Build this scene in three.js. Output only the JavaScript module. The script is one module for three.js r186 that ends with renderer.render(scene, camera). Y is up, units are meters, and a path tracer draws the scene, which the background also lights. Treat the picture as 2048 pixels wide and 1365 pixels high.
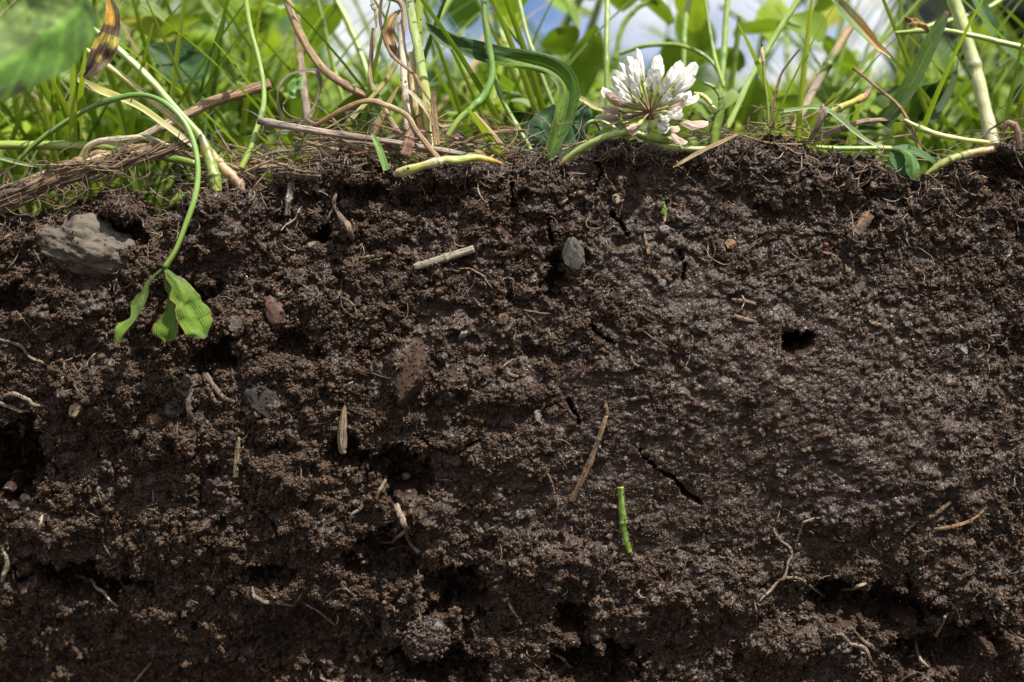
import * as THREE from 'three';
import { mergeGeometries } from 'three/addons/utils/BufferGeometryUtils.js';

// ------------------------------------------------------------------ camera, sky, sun, exposure
const PX = 1e-4, DIST = 0.35, CX = 1024, CY = 682.5;      // one photograph pixel on the cut face is a tenth of a millimetre
const scene = new THREE.Scene();
const camera = new THREE.PerspectiveCamera(2 * Math.atan(0.06825 / DIST) * 180 / Math.PI, 1024 / 682, 0.01, 3000);
camera.position.set(0, 0, DIST);
camera.lookAt(0, 0, 0);
camera.focus = 0.351;
camera.userData.fStop = 8.3;
const renderer = new THREE.WebGLRenderer({ antialias: true });
renderer.toneMapping = THREE.LinearToneMapping;
renderer.toneMappingExposure = 2.0;
renderer.shadowMap.enabled = true;

const SUN_TO = new THREE.Vector3(0.34, 0.82, 0.42).normalize();
const sun = new THREE.DirectionalLight(new THREE.Color(1.0, 0.95, 0.87), 5);
sun.name = 'sun';
sun.position.copy(SUN_TO).multiplyScalar(2);
sun.target.position.set(0, 0, 0);
sun.castShadow = true;
sun.shadow.mapSize.set(4096, 4096);
Object.assign(sun.shadow.camera, { left: -0.4, right: 0.4, top: 0.4, bottom: -0.4, near: 0.1, far: 6 });
scene.add(sun, sun.target);

// ------------------------------------------------------------------ seeded random and noise
function rng(seed) {
  let a = seed >>> 0;
  return () => { a = (a + 0x6d2b79f5) | 0; let t = Math.imul(a ^ (a >>> 15), 1 | a); t = (t + Math.imul(t ^ (t >>> 7), 61 | t)) ^ t; return ((t ^ (t >>> 14)) >>> 0) / 4294967296; };
}
const clamp = (x, a = 0, b = 1) => Math.min(b, Math.max(a, x)), mix = (a, b, t) => a + (b - a) * t;
const smooth = (a, b, x) => { const t = clamp((x - a) / (b - a)); return t * t * (3 - 2 * t); };
const hash = (x, y, s) => { let h = Math.imul(x | 0, 374761393) ^ Math.imul(y | 0, 668265263) ^ Math.imul(s | 0, 1274126177); h = Math.imul(h ^ (h >>> 13), 1274126177); h = Math.imul(h ^ (h >>> 15), 2246822519); return ((h ^ (h >>> 16)) >>> 0) / 4294967296; };
function vnoise(x, y, s = 0) {                               // value noise, -1 ... 1
  const ix = Math.floor(x), iy = Math.floor(y), fx = x - ix, fy = y - iy, u = fx * fx * (3 - 2 * fx), v = fy * fy * (3 - 2 * fy);
  return 2 * mix(mix(hash(ix, iy, s), hash(ix + 1, iy, s), u), mix(hash(ix, iy + 1, s), hash(ix + 1, iy + 1, s), u), v) - 1;
}
function fbm(x, y, s = 0, n = 4) { let a = 0.5, t = 0; for (let i = 0; i < n; i++) { t += a * vnoise(x, y, s + i * 17); x = x * 2.03 + 11.3; y = y * 2.03 + 5.7; a *= 0.5; } return t; }
function vnoise3(x, y, z, s = 0) { const iz = Math.floor(z), f = z - iz, w = f * f * (3 - 2 * f); return mix(vnoise(x, y, s + iz * 131), vnoise(x, y, s + (iz + 1) * 131), w); }
function fbm3(x, y, z, s = 0, n = 3) { let a = 0.5, t = 0; for (let i = 0; i < n; i++) { t += a * vnoise3(x, y, z, s + i * 977); x *= 2.03; y *= 2.03; z *= 2.03; a *= 0.5; } return t; }
const cellOut = { d: 0, id: 0 };
function cells(x, y, s) {                                     // distance to the nearest cell point, and its random number
  const ix = Math.floor(x), iy = Math.floor(y);
  let best = 9, id = 0;
  for (let j = -1; j <= 1; j++) for (let i = -1; i <= 1; i++) {
    const cx = ix + i, cy = iy + j, dx = cx + hash(cx, cy, s) - x, dy = cy + hash(cx, cy, s + 1) - y, d = dx * dx + dy * dy;
    if (d < best) { best = d; id = hash(cx, cy, s + 2); }
  }
  cellOut.d = Math.sqrt(best); cellOut.id = id;
  return cellOut;
}

// the sky: broken bright cloud with blue between, the same kind all round
{
  const W = 2048, H = 1024, data = new Float32Array(W * H * 4);
  for (let j = 0; j < H; j++) {
    const up = ((j + 0.5) / H - 0.5) * Math.PI, y = Math.sin(up), c = Math.cos(up);
    for (let i = 0; i < W; i++) {
      const a = ((i + 0.5) / W - 0.5) * 2 * Math.PI, x = Math.cos(a) * c, z = Math.sin(a) * c, o = (j * W + i) * 4;
      const n = fbm3(x * 7, y * 11, z * 7, 5, 5) * 1.6, cloud = smooth(-0.28, 0.16, n + 0.20), h = Math.pow(clamp(1 - y), 3);
      const blue = [mix(0.07, 0.13, h), mix(0.135, 0.195, h), mix(0.30, 0.34, h)], lit = 0.54 + 0.14 * smooth(0, 0.6, n);
      const white = [lit, lit * 1.0, lit * 1.03], k = y < 0 ? Math.exp(y * 30) : 1, low = [0.035, 0.032, 0.022];
      for (let q = 0; q < 3; q++) data[o + q] = mix(low[q], mix(blue[q], white[q], cloud), k);
      data[o + 3] = 1;
    }
  }
  const sky = new THREE.DataTexture(data, W, H, THREE.RGBAFormat, THREE.FloatType);
  sky.mapping = THREE.EquirectangularReflectionMapping;
  sky.magFilter = sky.minFilter = THREE.LinearFilter;
  sky.needsUpdate = true;
  scene.background = sky;
  scene.environment = sky;
}

// ------------------------------------------------------------------ places, names
// a point seen at pixel (x, y) of the photograph, z tenths of a millimetre in front of the cut face
const at = (x, y, z = 0) => { const k = (DIST - z * PX) / DIST; return new THREE.Vector3((x - CX) * PX * k, (CY - y) * PX * k, z * PX); };
const used = new Map();
function numbered(name) { const n = used.get(name) ?? 0; used.set(name, n + 1); return n ? `${name}_${String(n).padStart(3, '0')}` : name; }
function shown(o) { o.traverse((m) => { if (m.isMesh) { m.castShadow = true; m.receiveShadow = true; } }); return o; }
function tag(o, label, category, group, kind) {
  if (label) o.userData.label = label;
  if (category) o.userData.category = category;
  if (group) o.userData.group = group;
  if (kind) o.userData.kind = kind;
  return o;
}
function put(name, geometry, material, label, category, group, kind) {     // a thing that is one mesh, its origin at its own centre
  geometry.computeBoundingSphere();
  const c = geometry.boundingSphere.center.clone();
  geometry.translate(-c.x, -c.y, -c.z);
  const m = new THREE.Mesh(geometry, material);
  m.name = numbered(name); m.position.copy(c);
  scene.add(shown(m));
  return tag(m, label, category, group, kind);
}
function thing(name, position, label, category, group) {                   // a group whose children are the parts
  const o = new THREE.Group();
  o.name = numbered(name); o.position.copy(position);
  scene.add(o);
  return tag(o, label, category, group);
}
function part(name, geometry, material, parent, origin) {                  // geometry in world axes, origin = world place of the parent
  if (origin) geometry.translate(-origin.x, -origin.y, -origin.z);
  const m = new THREE.Mesh(geometry, material);
  m.name = name;
  parent.add(shown(m));
  return m;
}

// ------------------------------------------------------------------ textures and materials
function heightTexture(n, f) {                                              // tiling grey map
  const d = new Uint8Array(n * n * 4);
  for (let j = 0; j < n; j++) for (let i = 0; i < n; i++) { const v = clamp(f(i / n, j / n)) * 255, o = (j * n + i) * 4; d[o] = d[o + 1] = d[o + 2] = v; d[o + 3] = 255; }
  const t = new THREE.DataTexture(d, n, n);
  t.wrapS = t.wrapT = THREE.RepeatWrapping;
  t.magFilter = t.minFilter = THREE.LinearFilter;
  t.needsUpdate = true;
  return t;
}
const wrapNoise = (u, v, k, s) => { const x = u * k, y = v * k, w = (a, b) => vnoise(a, b, s); const fx = smooth(0.8, 1, u), fy = smooth(0.8, 1, v); return mix(mix(w(x, y), w(x - k, y), fx), mix(w(x, y - k), w(x - k, y - k), fx), fy); };
const grainBump = heightTexture(512, (u, v) => 0.5 + 0.22 * wrapNoise(u, v, 60, 3) + 0.16 * wrapNoise(u, v, 130, 9) + 0.1 * wrapNoise(u, v, 240, 4));
const grainRough = heightTexture(512, (u, v) => 0.72 + 0.25 * wrapNoise(u, v, 90, 31) + 0.15 * wrapNoise(u, v, 200, 37));
const streakBump = heightTexture(256, (u, v) => 0.5 + 0.3 * wrapNoise(u, v * 0.05, 40, 51) + 0.2 * wrapNoise(u, v * 0.1, 90, 52) + 0.08 * wrapNoise(u, v, 40, 53));
const veinBump = heightTexture(256, (u, v) => 0.5 + 0.35 * Math.sin(u * Math.PI * 2 * 14) * 0.6 + 0.2 * wrapNoise(u, v, 30, 61));
const blotch = heightTexture(256, (u, v) => 0.86 + 0.16 * wrapNoise(u, v, 14, 71) + 0.1 * wrapNoise(u, v, 40, 72) - 0.5 * smooth(0.62, 0.8, wrapNoise(u, v, 26, 73)));

const streakTint = heightTexture(256, (u, v) => 0.78 + 0.34 * wrapNoise(u, v * 0.04, 34, 81) + 0.22 * wrapNoise(u, v * 0.15, 70, 82) - 0.5 * smooth(0.55, 0.75, wrapNoise(u, v * 0.5, 30, 83)));
const speckTint = heightTexture(256, (u, v) => 0.94 + 0.1 * wrapNoise(u, v * 0.1, 30, 85) + 0.06 * wrapNoise(u, v, 50, 86) - 0.6 * smooth(0.74, 0.86, wrapNoise(u, v, 44, 87)));
const soilSkin = new THREE.MeshPhysicalMaterial({ name: 'moist soil', color: 0xffffff, vertexColors: true, roughness: 0.72, roughnessMap: grainRough, bumpMap: grainBump, bumpScale: 0.0004, specularIntensity: 0.75 });
const crumbSkin = new THREE.MeshPhysicalMaterial({ name: 'soil crumb', color: 0xffffff, roughness: 0.5, specularIntensity: 0.45 });
const clodSkin = new THREE.MeshPhysicalMaterial({ name: 'soil clod', color: new THREE.Color().setRGB(0.034, 0.02, 0.0125), roughness: 0.58, specularIntensity: 0.9 });
const glintSkin = new THREE.MeshPhysicalMaterial({ name: 'quartz grain', color: 0xffffff, roughness: 0.16, specularIntensity: 1 });
// ------------------------------------------------------------------ the cut soil face
// Its shape is a height over the sheet (u, v), in photograph pixels; u runs right, v down, height towards the viewer.
const edgeKnots = [[-1600, 400], [-300, 410], [0, 428], [60, 432], [110, 425], [170, 402], [215, 376], [245, 378], [272, 402], [296, 440], [318, 452], [340, 440], [358, 408], [380, 384], [430, 374], [470, 372], [515, 362], [560, 350], [600, 334], [650, 314], [705, 306], [765, 312], [800, 330], [860, 330], [930, 320], [1000, 316], [1060, 312], [1110, 310], [1160, 306], [1205, 288], [1250, 276], [1290, 282], [1340, 300], [1400, 302], [1440, 288], [1490, 274], [1545, 270], [1600, 284], [1640, 308], [1700, 310], [1755, 322], [1800, 346], [1840, 360], [1880, 346], [1920, 322], [1965, 312], [2000, 290], [2050, 272], [2200, 290], [3600, 330]];
function edge(u) {
  let k = 1;
  while (k < edgeKnots.length - 1 && edgeKnots[k][0] < u) k++;
  const [a, b] = [edgeKnots[k - 1], edgeKnots[k]];
  return mix(a[1], b[1], smooth(a[0], b[0], u)) + 5 * vnoise(u / 26, 3, 8) + 3 * vnoise(u / 11, 7, 8);
}
const pits = [[1588, 684, 27, 20, 150, -0.5], [12, 925, 62, 75, 170, 0], [432, 712, 36, 44, 110, 0.2], [725, 388, 50, 30, 42, 0], [860, 405, 70, 34, 28, -0.2], [640, 470, 34, 26, 70, 0], [1478, 398, 40, 24, 16, 0.5], [1535, 425, 34, 20, 18, 0], [795, 948, 60, 42, 100, 0.2], [690, 905, 40, 40, 80, 0],
  [120, 1178, 120, 36, 120, 0.1], [520, 1165, 70, 26, 90, 0], [915, 1195, 66, 56, 110, 0.3], [760, 1115, 70, 50, 80, 0], [1195, 1342, 95, 44, 130, 0], [1745, 1212, 120, 42, 120, 0.1], [1900, 1300, 100, 44, 110, -0.2], [1112, 556, 26, 44, 80, 0.1], [595, 690, 44, 30, 60, 0.3], [1140, 1250, 40, 32, 90, 0], 
  
  [200, 455, 30, 22, 60, 0], [265, 470, 34, 26, 60, 0.4], [1990, 345, 60, 34, 70, 0.2], [2020, 690, 40, 40, 25, 0], [640, 1290, 150, 60, 40, 0], [860, 1350, 90, 50, 110, 0], [20, 600, 60, 30, 60, 0], [90, 390, 60, 24, 60, 0],
  [380, 600, 40, 30, 50, 0.5]];
const cracks = [[[1284, 900], [1300, 920], [1318, 940], [1350, 955], [1372, 985], [1400, 1003], 6, 60], [[1022, 322], [1020, 360], [1028, 415], 6, 60], [[1094, 425], [1098, 455], [1110, 490], 8, 60], [[1222, 425], [1240, 448], [1258, 470], 6, 50], [[455, 990], [500, 1012], [540, 1045], [560, 1080], 6, 60], [[1178, 645], [1200, 668], [1224, 684], 7, 60], [[1700, 335], [1722, 372], [1730, 400], 6, 50],
  [[1136, 800], [1152, 832], [1160, 850], 7, 50], [[1190, 320], [1205, 345], [1190, 385], 6, 45], [[1360, 505], [1372, 530], [1362, 560], 5, 40], [[840, 880], [900, 905], [960, 880], 6, 40], [[380, 1065], [400, 1095], [440, 1110], 5, 50], [[700, 640], [705, 690], [760, 700], 6, 40]];
const lumps = [[700, 345, 80, 40, 22], [1250, 310, 70, 30, 18], [1530, 360, 150, 110, 12], [1720, 350, 120, 60, 12], [1950, 330, 70, 40, 26], [250, 410, 60, 40, 26], [430, 450, 90, 70, 36], [1060, 370, 120, 70, 14], [880, 345, 70, 30, 24], [130, 620, 110, 60, 26], [200, 780, 120, 70, 30], [330, 880, 70, 50, 34], [560, 960, 90, 60, 30], [980, 780, 110, 70, 24], [850, 1030, 60, 60, 34], [600, 1060, 80, 50, 30],
  [1450, 700, 320, 260, 22], [1800, 930, 260, 190, 24], [1100, 1120, 130, 60, 30], [1400, 1180, 160, 70, 34], [1240, 1240, 70, 40, 26], [1900, 1130, 120, 70, 24], [1840, 1195, 70, 30, 40], [1960, 1290, 110, 30, 44], [1600, 1290, 120, 50, 30], [560, 1190, 90, 26, 30], [320, 1260, 120, 50, 24], [90, 1070, 90, 40, 34], [350, 1080, 160, 60, 22], [1010, 900, 150, 70, 18], [820, 740, 46, 70, 30]];
const macro = (u, v) => {
  const down = Math.max(0, v - 640), left = smooth(1150, 250, u), lean = mix(0.00016, 0.00036, left);
  return -lean * down * down - 30 * smooth(500, -100, u) * smooth(500, 900, v) + 26 * Math.exp(-(((u - 1600) / 520) ** 2 + ((v - 800) / 380) ** 2)) + 16 * fbm(u / 300, v / 260, 41, 3);
};
const crumbly = (u, v) => clamp(1 - 0.9 * Math.exp(-(((u - 1600) / 470) ** 2 + ((v - 830) / 350) ** 2)) - 0.5 * Math.exp(-(((u - 1300) / 170) ** 2 + ((v - 410) / 110) ** 2)) - 0.35 * Math.exp(-(((u - 1120) / 260) ** 2 + ((v - 980) / 120) ** 2)) - 0.4 * smooth(0.1, 0.5, fbm(u / 150, v / 110, 77, 3)), 0.1, 1);
function soilHeight(u, v) {
  const c = crumbly(u, v), wx = 9 * fbm(u / 40, v / 40, 91, 2), wy = 9 * fbm(u / 40, v / 40, 97, 2), x = u + wx * 2, y = v + wy * 2;
  let h = macro(u, v);
  const big = [[120, 0.07, 0.45], [58, 0.17, 0.5], [30, 0.32, 0.55], [16, 0.36, 0.6]];
  for (let i = 0; i < 4; i++) {
    const [S, gain, share] = big[i], q = cells(x / S, y / (S * 0.95), 200 + i * 9);
    const dome = Math.max(0, 1 - (q.d / 0.72) ** 2);
    if (q.id < mix(0.35, 1, c) * share + 0.2) h += S * gain * mix(0.2, 1, c) * (0.4 + 0.6 * q.id) * (Math.sqrt(dome) - 0.35);
  }
  const rag = fbm(u / 30, v / 24, 131, 3), rag2 = fbm(u / 12, v / 10, 137, 2);
  h += mix(-0.02, 0.92, c) * (15 * (Math.abs(vnoise(x / 100, y / 95, 141)) - 0.3) + 20 * (Math.abs(vnoise(x / 50 + 7, y / 46, 145)) - 0.3) + 17 * (Math.abs(vnoise(x / 24, y / 20, 149)) - 0.3) + 11 * (Math.abs(vnoise(x / 12, y / 11, 153)) - 0.3));
  h += mix(0.8, 5, c) * fbm(u / 22, v / 18, 111, 3) + mix(1.5, 1.9, c) * vnoise(u / 7, v / 5.5, 121) + mix(1.8, 1, c) * vnoise(u / 15 + wx * 0.1, v / 12, 127) * smooth(-0.1, 0.5, vnoise(u / 50, v / 40, 128)) + mix(0.6, 1.2, c) * vnoise(u / 3.8, v / 3.6, 125);
  const hole = cells(u / 52 + 3, v / 50, 260), deep = smooth(0.34, 0.1, hole.d * (1 + 0.9 * rag));   // small pores between the crumbs
  if (hole.id > 0.55) h -= 34 * c * deep * (hole.id - 0.4);
  for (const [a, b, ra, rb, d, t] of pits) {
    const dx = u - a, dy = v - b;
    if (Math.abs(dx) > 3 * (ra + rb) || Math.abs(dy) > 3 * (ra + rb)) continue;
    const p = (dx * Math.cos(t) + dy * Math.sin(t)) / ra + 0.16 * (wx + wy) / 9, q = (dy * Math.cos(t) - dx * Math.sin(t)) / rb + 0.16 * (wx - wy) / 9, r = Math.sqrt(p * p + q * q) + 0.7 * rag + 0.4 * rag2;
    h -= d * smooth(1.25, 0.5, r) * (1 + 0.5 * rag);
  }
  for (const [a, b, ra, rb, d] of lumps) {
    const p = (u - a + wx * 1.5) / ra, q = (v - b + wy * 1.5) / rb, r = p * p + q * q;
    if (r < 1) h += d * Math.sqrt(1 - r) * (1 - r * 0.5) * (1 + 0.6 * rag);
  }
  for (const line of cracks) {
    const n = line.length - 2, w = line[n], depth = line[n + 1];
    let best = 1e9;
    for (let i = 0; i < n - 1; i++) {
      const [ax, ay] = line[i], [bx, by] = line[i + 1], dx = bx - ax, dy = by - ay, px = u + wx * 0.9 - ax, py = v + wy * 0.9 - ay, t = clamp((px * dx + py * dy) / (dx * dx + dy * dy)), e = (px - dx * t) ** 2 + (py - dy * t) ** 2;
      if (e < best) best = e;
    }
    if (best < 4 * w * w) h -= depth * 0.8 * smooth(w * (0.75 + 0.5 * rag), w * 0.2, Math.sqrt(best));
  }
  return h;
}

// the sheet: rows climb the face, round over the rim and run back under the grass; columns widen outside the frame
const STEP = 2.3, V0 = 1500, R = 26;
const cols = [], faceRows = Math.round((V0 - 330) / STEP), arcRows = 18;
for (let k = 14; k > 0; k--) cols.push(-110 - 10 * (Math.pow(1.5, k) - 1));
for (let u = -110; u <= 2160; u += STEP) cols.push(u);
for (let k = 1; k <= 14; k++) cols.push(2160 + 10 * (Math.pow(1.5, k) - 1));
const rows = [];
for (let k = 12; k > 0; k--) rows.push(['low', V0 + 12 * (Math.pow(1.55, k) - 1)]);
for (let j = 0; j <= faceRows; j++) rows.push(['face', j / faceRows]);
for (let j = 1; j <= arcRows; j++) rows.push(['arc', j / arcRows]);
for (let j = 1; j <= 70; j++) rows.push(['back', 2.6 * j + 0.065 * j * j]);
const NC = cols.length, NR = rows.length, firstFace = 12, soilPos = new Float32Array(NC * NR * 3), soilCol = new Float32Array(NC * NR * 3), soilUv = new Float32Array(NC * NR * 2);
const sheet = (u, e, row) => {                                  // [v along the sheet, y down, z, normal y (up), normal z]
  const [kind, k] = row;
  if (kind === 'low') return [k, k, 0, 0, 1];
  if (kind === 'face') { const v = mix(V0, e + R, k); return [v, v, 0, 0, 1]; }
  if (kind === 'arc') { const a = k * Math.PI / 2; return [e + R - a * R, e + R - R * Math.sin(a), R * Math.cos(a) - R, Math.sin(a), Math.cos(a)]; }
  const drop = mix(0, Math.max(0, 470 - e), smooth(60, 460, k)) ;
  return [e + R - Math.PI / 2 * R - k, e + drop, -R - k, 1, 0];
};
for (let i = 0; i < NC; i++) {
  const u = cols[i], e = edge(u);
  for (let j = 0; j < NR; j++) {
    const [v, y, z, ny, nz] = sheet(u, e, rows[j]), o = j * NC + i;
    let h = soilHeight(u, v);
    if (ny > 0) h = mix(h, (h - macro(u, v)) * 0.38 - 6, ny);
    if (h > 70) h = 70;
    soilPos[o * 3] = (u - CX) * PX; const sag = nz * 0.2 * clamp(h - macro(u, v), -60, 60);
    soilPos[o * 3 + 1] = (CY - y + ny * h - sag) * PX; soilPos[o * 3 + 2] = (z + nz * h) * PX;
    const n = fbm(u / 70, v / 60, 301, 3), r = Math.max(0, fbm(u / 46, v / 40, 317, 3)), g = 1 + 0.28 * n + 0.16 * vnoise(u / 7, v / 7, 305);
    soilCol[o * 3] = 0.031 * g * (1 + 0.35 * r); soilCol[o * 3 + 1] = 0.019 * g * (1 + 0.1 * r); soilCol[o * 3 + 2] = 0.0124 * g;
    soilUv[o * 2] = u / 260; soilUv[o * 2 + 1] = v / 260;
  }
}
const soilIndex = new Uint32Array((NC - 1) * (NR - 1) * 6);
for (let j = 0, k = 0; j < NR - 1; j++) for (let i = 0; i < NC - 1; i++) { const a = j * NC + i, b = a + 1, c = a + NC, d = c + 1; soilIndex.set([a, b, d, a, d, c], k); k += 6; }
const soilGeo = new THREE.BufferGeometry();
soilGeo.setAttribute('position', new THREE.BufferAttribute(soilPos, 3));
soilGeo.setAttribute('color', new THREE.BufferAttribute(soilCol, 3));
soilGeo.setAttribute('uv', new THREE.BufferAttribute(soilUv, 2));
soilGeo.setIndex(new THREE.BufferAttribute(soilIndex, 1));
soilGeo.computeVertexNormals();
const bank = new THREE.Mesh(soilGeo, soilSkin);
bank.name = 'soil_bank';
scene.add(shown(bank));
tag(bank, 'cut face of dark brown crumbly soil under the grass', null, null, 'structure');

// height of the soil (pixels towards the viewer) where the sight line through pixel (x, y) meets it
const colOf = (u) => clamp(Math.round(14 + (u + 110) / STEP), 0, NC - 1);
function faceZ(u, v) {
  const i = colOf(u), e = edge(u), j = firstFace + clamp(Math.round((V0 - v) / (V0 - e - R) * faceRows), 0, faceRows);
  return soilPos[(j * NC + i) * 3 + 2] / PX;
}
function soilZ(x, y, wide = 0) {                                // wide > 0: the upper envelope within that many pixels
  let z = 0;
  for (let n = 0; n < 3; n++) {
    const k = (DIST - z * PX) / DIST, u = CX + (x - CX) * k, v = CY + (y - CY) * k;
    if (!wide) { z = faceZ(u, v); continue; }
    const s = [];
    for (let a = -2; a <= 2; a++) for (let b = -2; b <= 2; b++) s.push(faceZ(u + a * wide / 2, v + b * wide / 2));
    s.sort((p, q) => p - q);
    z = s[18];
  }
  return z;
}

// the ground behind the rim runs on to the horizon, and the pit that the face was cut in has a floor
{
  const y = (CY - 478) * PX, g = new THREE.PlaneGeometry(600, 300, 60, 30);
  g.rotateX(-Math.PI / 2);
  g.translate(0, y, -150.038);
  const m = new THREE.Mesh(g, new THREE.MeshStandardMaterial({ name: 'turf', color: new THREE.Color().setRGB(0.05, 0.085, 0.02), roughness: 1, bumpMap: grainBump }));
  m.name = 'ground'; scene.add(shown(m)); tag(m, 'level ground of the lawn behind the cut', null, null, 'structure');
  const f = new THREE.PlaneGeometry(8, 4, 40, 20);
  f.rotateX(-Math.PI / 2);
  f.translate(0, -0.34, 1.98);
  const q = f.attributes.position;
  for (let i = 0; i < q.count; i++) q.setY(i, q.getY(i) + 0.02 * fbm(q.getX(i) * 3, q.getZ(i) * 3, 12, 3));
  f.computeVertexNormals();
  const p = new THREE.Mesh(f, new THREE.MeshStandardMaterial({ name: 'pit soil', color: new THREE.Color().setRGB(0.045, 0.032, 0.024), roughness: 0.95, bumpMap: grainBump, bumpScale: 0.002 }));
  p.name = 'pit_floor'; scene.add(shown(p)); tag(p, 'bare soil floor in front of the cut face', null, null, 'structure');
}

// ------------------------------------------------------------------ crumbs, clods and grains on the face
function lumpGeo(detail, seed, rough, fine = 0, squash = [1, 1, 1]) {        // an uneven lump of unit radius
  const g = mergeVerts(new THREE.IcosahedronGeometry(1, detail)), p = g.attributes.position, v = new THREE.Vector3();
  for (let i = 0; i < p.count; i++) {
    v.fromBufferAttribute(p, i).normalize();
    const r = 1 + rough * 1.6 * fbm3(v.x * 1.7 + seed, v.y * 1.7, v.z * 1.7, seed, 3) + (fine ? fine * fbm3(v.x * 7 + seed, v.y * 7, v.z * 7, seed + 5, 3) : 0);
    p.setXYZ(i, v.x * r * squash[0], v.y * r * squash[1], v.z * r * squash[2]);
  }
  g.computeVertexNormals();
  return g;
}
function mergeVerts(g) {                                        // join the seams of a polyhedron so that it shades smoothly
  const p = g.attributes.position, seen = new Map(), out = [], index = [];
  for (let i = 0; i < p.count; i++) {
    const key = `${Math.round(p.getX(i) * 1e5)},${Math.round(p.getY(i) * 1e5)},${Math.round(p.getZ(i) * 1e5)}`;
    if (!seen.has(key)) { seen.set(key, out.length / 3); out.push(p.getX(i), p.getY(i), p.getZ(i)); }
    index.push(seen.get(key));
  }
  const q = new THREE.BufferGeometry();
  q.setAttribute('position', new THREE.Float32BufferAttribute(out, 3));
  q.setIndex(index);
  return q;
}
const soilNormals = soilGeo.attributes.normal.array;
const M4 = new THREE.Matrix4(), Q4 = new THREE.Quaternion(), E4 = new THREE.Euler(), S4 = new THREE.Vector3(), P4 = new THREE.Vector3(), C4 = new THREE.Color();
function onSheet(rand, back) {                                  // a random vertex of the sheet inside (or just outside) the frame
  const i = 14 + Math.floor(rand() * (NC - 28)), j = firstFace + Math.floor(rand() * (faceRows + arcRows + back)), o = (j * NC + i) * 3;
  const u = cols[i], y = CY - soilPos[o + 1] / PX;
  return { o, u, y };
}
function scatter(name, label, geometries, material, count, seed, accept, shape, kind = 'stuff') {
  const rand = rng(seed);
  const lists = geometries.map(() => []);
  for (let n = 0, tries = 0; n < count && tries < count * 40; tries++) {
    const s = onSheet(rand, 44);
    if (rand() > accept(s.u, s.y)) continue;
    lists[n % geometries.length].push([s, shape(rand, s.u, s.y)]);
    n++;
  }
  geometries.forEach((g, k) => {
    const m = new THREE.InstancedMesh(g, material, lists[k].length);
    m.name = numbered(name);
    lists[k].forEach(([{ o }, { r, lift, color, flat }], n) => {
      const nx = soilNormals[o], ny = soilNormals[o + 1], nz = soilNormals[o + 2];
      P4.set(soilPos[o] + nx * lift * PX + (rand() - 0.5) * STEP * PX, soilPos[o + 1] + ny * lift * PX + (rand() - 0.5) * STEP * PX, soilPos[o + 2] + nz * lift * PX);
      E4.set(rand() * 6.28, rand() * 6.28, rand() * 6.28);
      S4.set(r * PX * (0.8 + 0.4 * rand()), r * PX * (0.8 + 0.4 * rand()), r * PX * (0.8 + 0.4 * rand()) * (flat ?? 1));
      m.setMatrixAt(n, M4.compose(P4, Q4.setFromEuler(E4), S4));
      m.setColorAt(n, C4.setRGB(...color));
    });
    scene.add(shown(m));
    tag(m, label, null, null, kind);
  });
}
const brown = (rand) => { const k = 0.36 + 0.5 * rand() + 0.45 * rand() ** 5, t = rand(); return t < 0.06 ? [0.086 * k, 0.046 * k, 0.027 * k] : t < 0.12 ? [0.105 * k, 0.078 * k, 0.054 * k] : [0.068 * k, 0.0422 * k, 0.0258 * k]; };
const clump = (u, y) => smooth(-0.25, 0.3, fbm(u / 34, y / 28, 501, 3) + 0.25 * fbm(u / 9, y / 9, 507, 2));
scatter('soil_crumbs', 'countless small moist soil crumbs stuck in clusters over the cut face', [1, 2, 3, 4].map((k) => lumpGeo(1, 40 + k, 1.0, 0, [1, 0.7, 0.85])), crumbSkin, 170000, 71,
  (u, y) => (0.10 + 0.90 * clump(u, y)) * Math.pow(crumbly(u, y), 2.4), (rand, u, y) => { const c = crumbly(u, y), r = Math.min(5.5, 1.1 + 0.95 * -Math.log(1 - rand() * 0.98) * mix(0.6, 1, c)); return { r, lift: r * (0.1 + 1.1 * rand() * rand() * mix(0.4, 1.3, c)), color: brown(rand) }; });
function bunch(n, seed) {                                       // a little aggregate of grains stuck together
  const rand = rng(seed), parts = [], spots = [[0, 0, 0, 0.42]];
  for (let k = 0; k < n; k++) {
    const from = spots[Math.floor(rand() * spots.length)], r = 0.12 + 0.17 * rand() * rand(), a = rand() * 6.28, b = Math.acos(2 * rand() - 1), d = (from[3] + r) * 0.66;
    spots.push([from[0] + d * Math.sin(b) * Math.cos(a), from[1] + d * Math.sin(b) * Math.sin(a), from[2] + d * Math.cos(b), r]);
  }
  spots.forEach(([x, y, z, r], k) => { const g = lumpGeo(1, seed + k, 0.95); g.rotateX(rand() * 6); g.rotateY(rand() * 6); g.scale(r, r * 0.85, r); g.translate(x, y, z); parts.push(g); });
  return mergeGeometries(parts);
}
scatter('soil_crumbs', 'countless small moist soil crumbs stuck in clusters over the cut face', [1, 2, 3, 4, 5, 6].map((k) => bunch(40, 700 + k * 31)), crumbSkin, 42000, 74,
  (u, y) => (0.04 + 0.96 * clump(u, y)) * Math.pow(crumbly(u, y), 2), (rand, u, y) => { const r = (3 + 3.2 * -Math.log(1 - rand() * 0.95)) * (0.9 + 0.35 * smooth(1250, 350, u)); return { r, lift: r * (-0.25 + 0.75 * rand()), color: brown(rand) }; });
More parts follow.
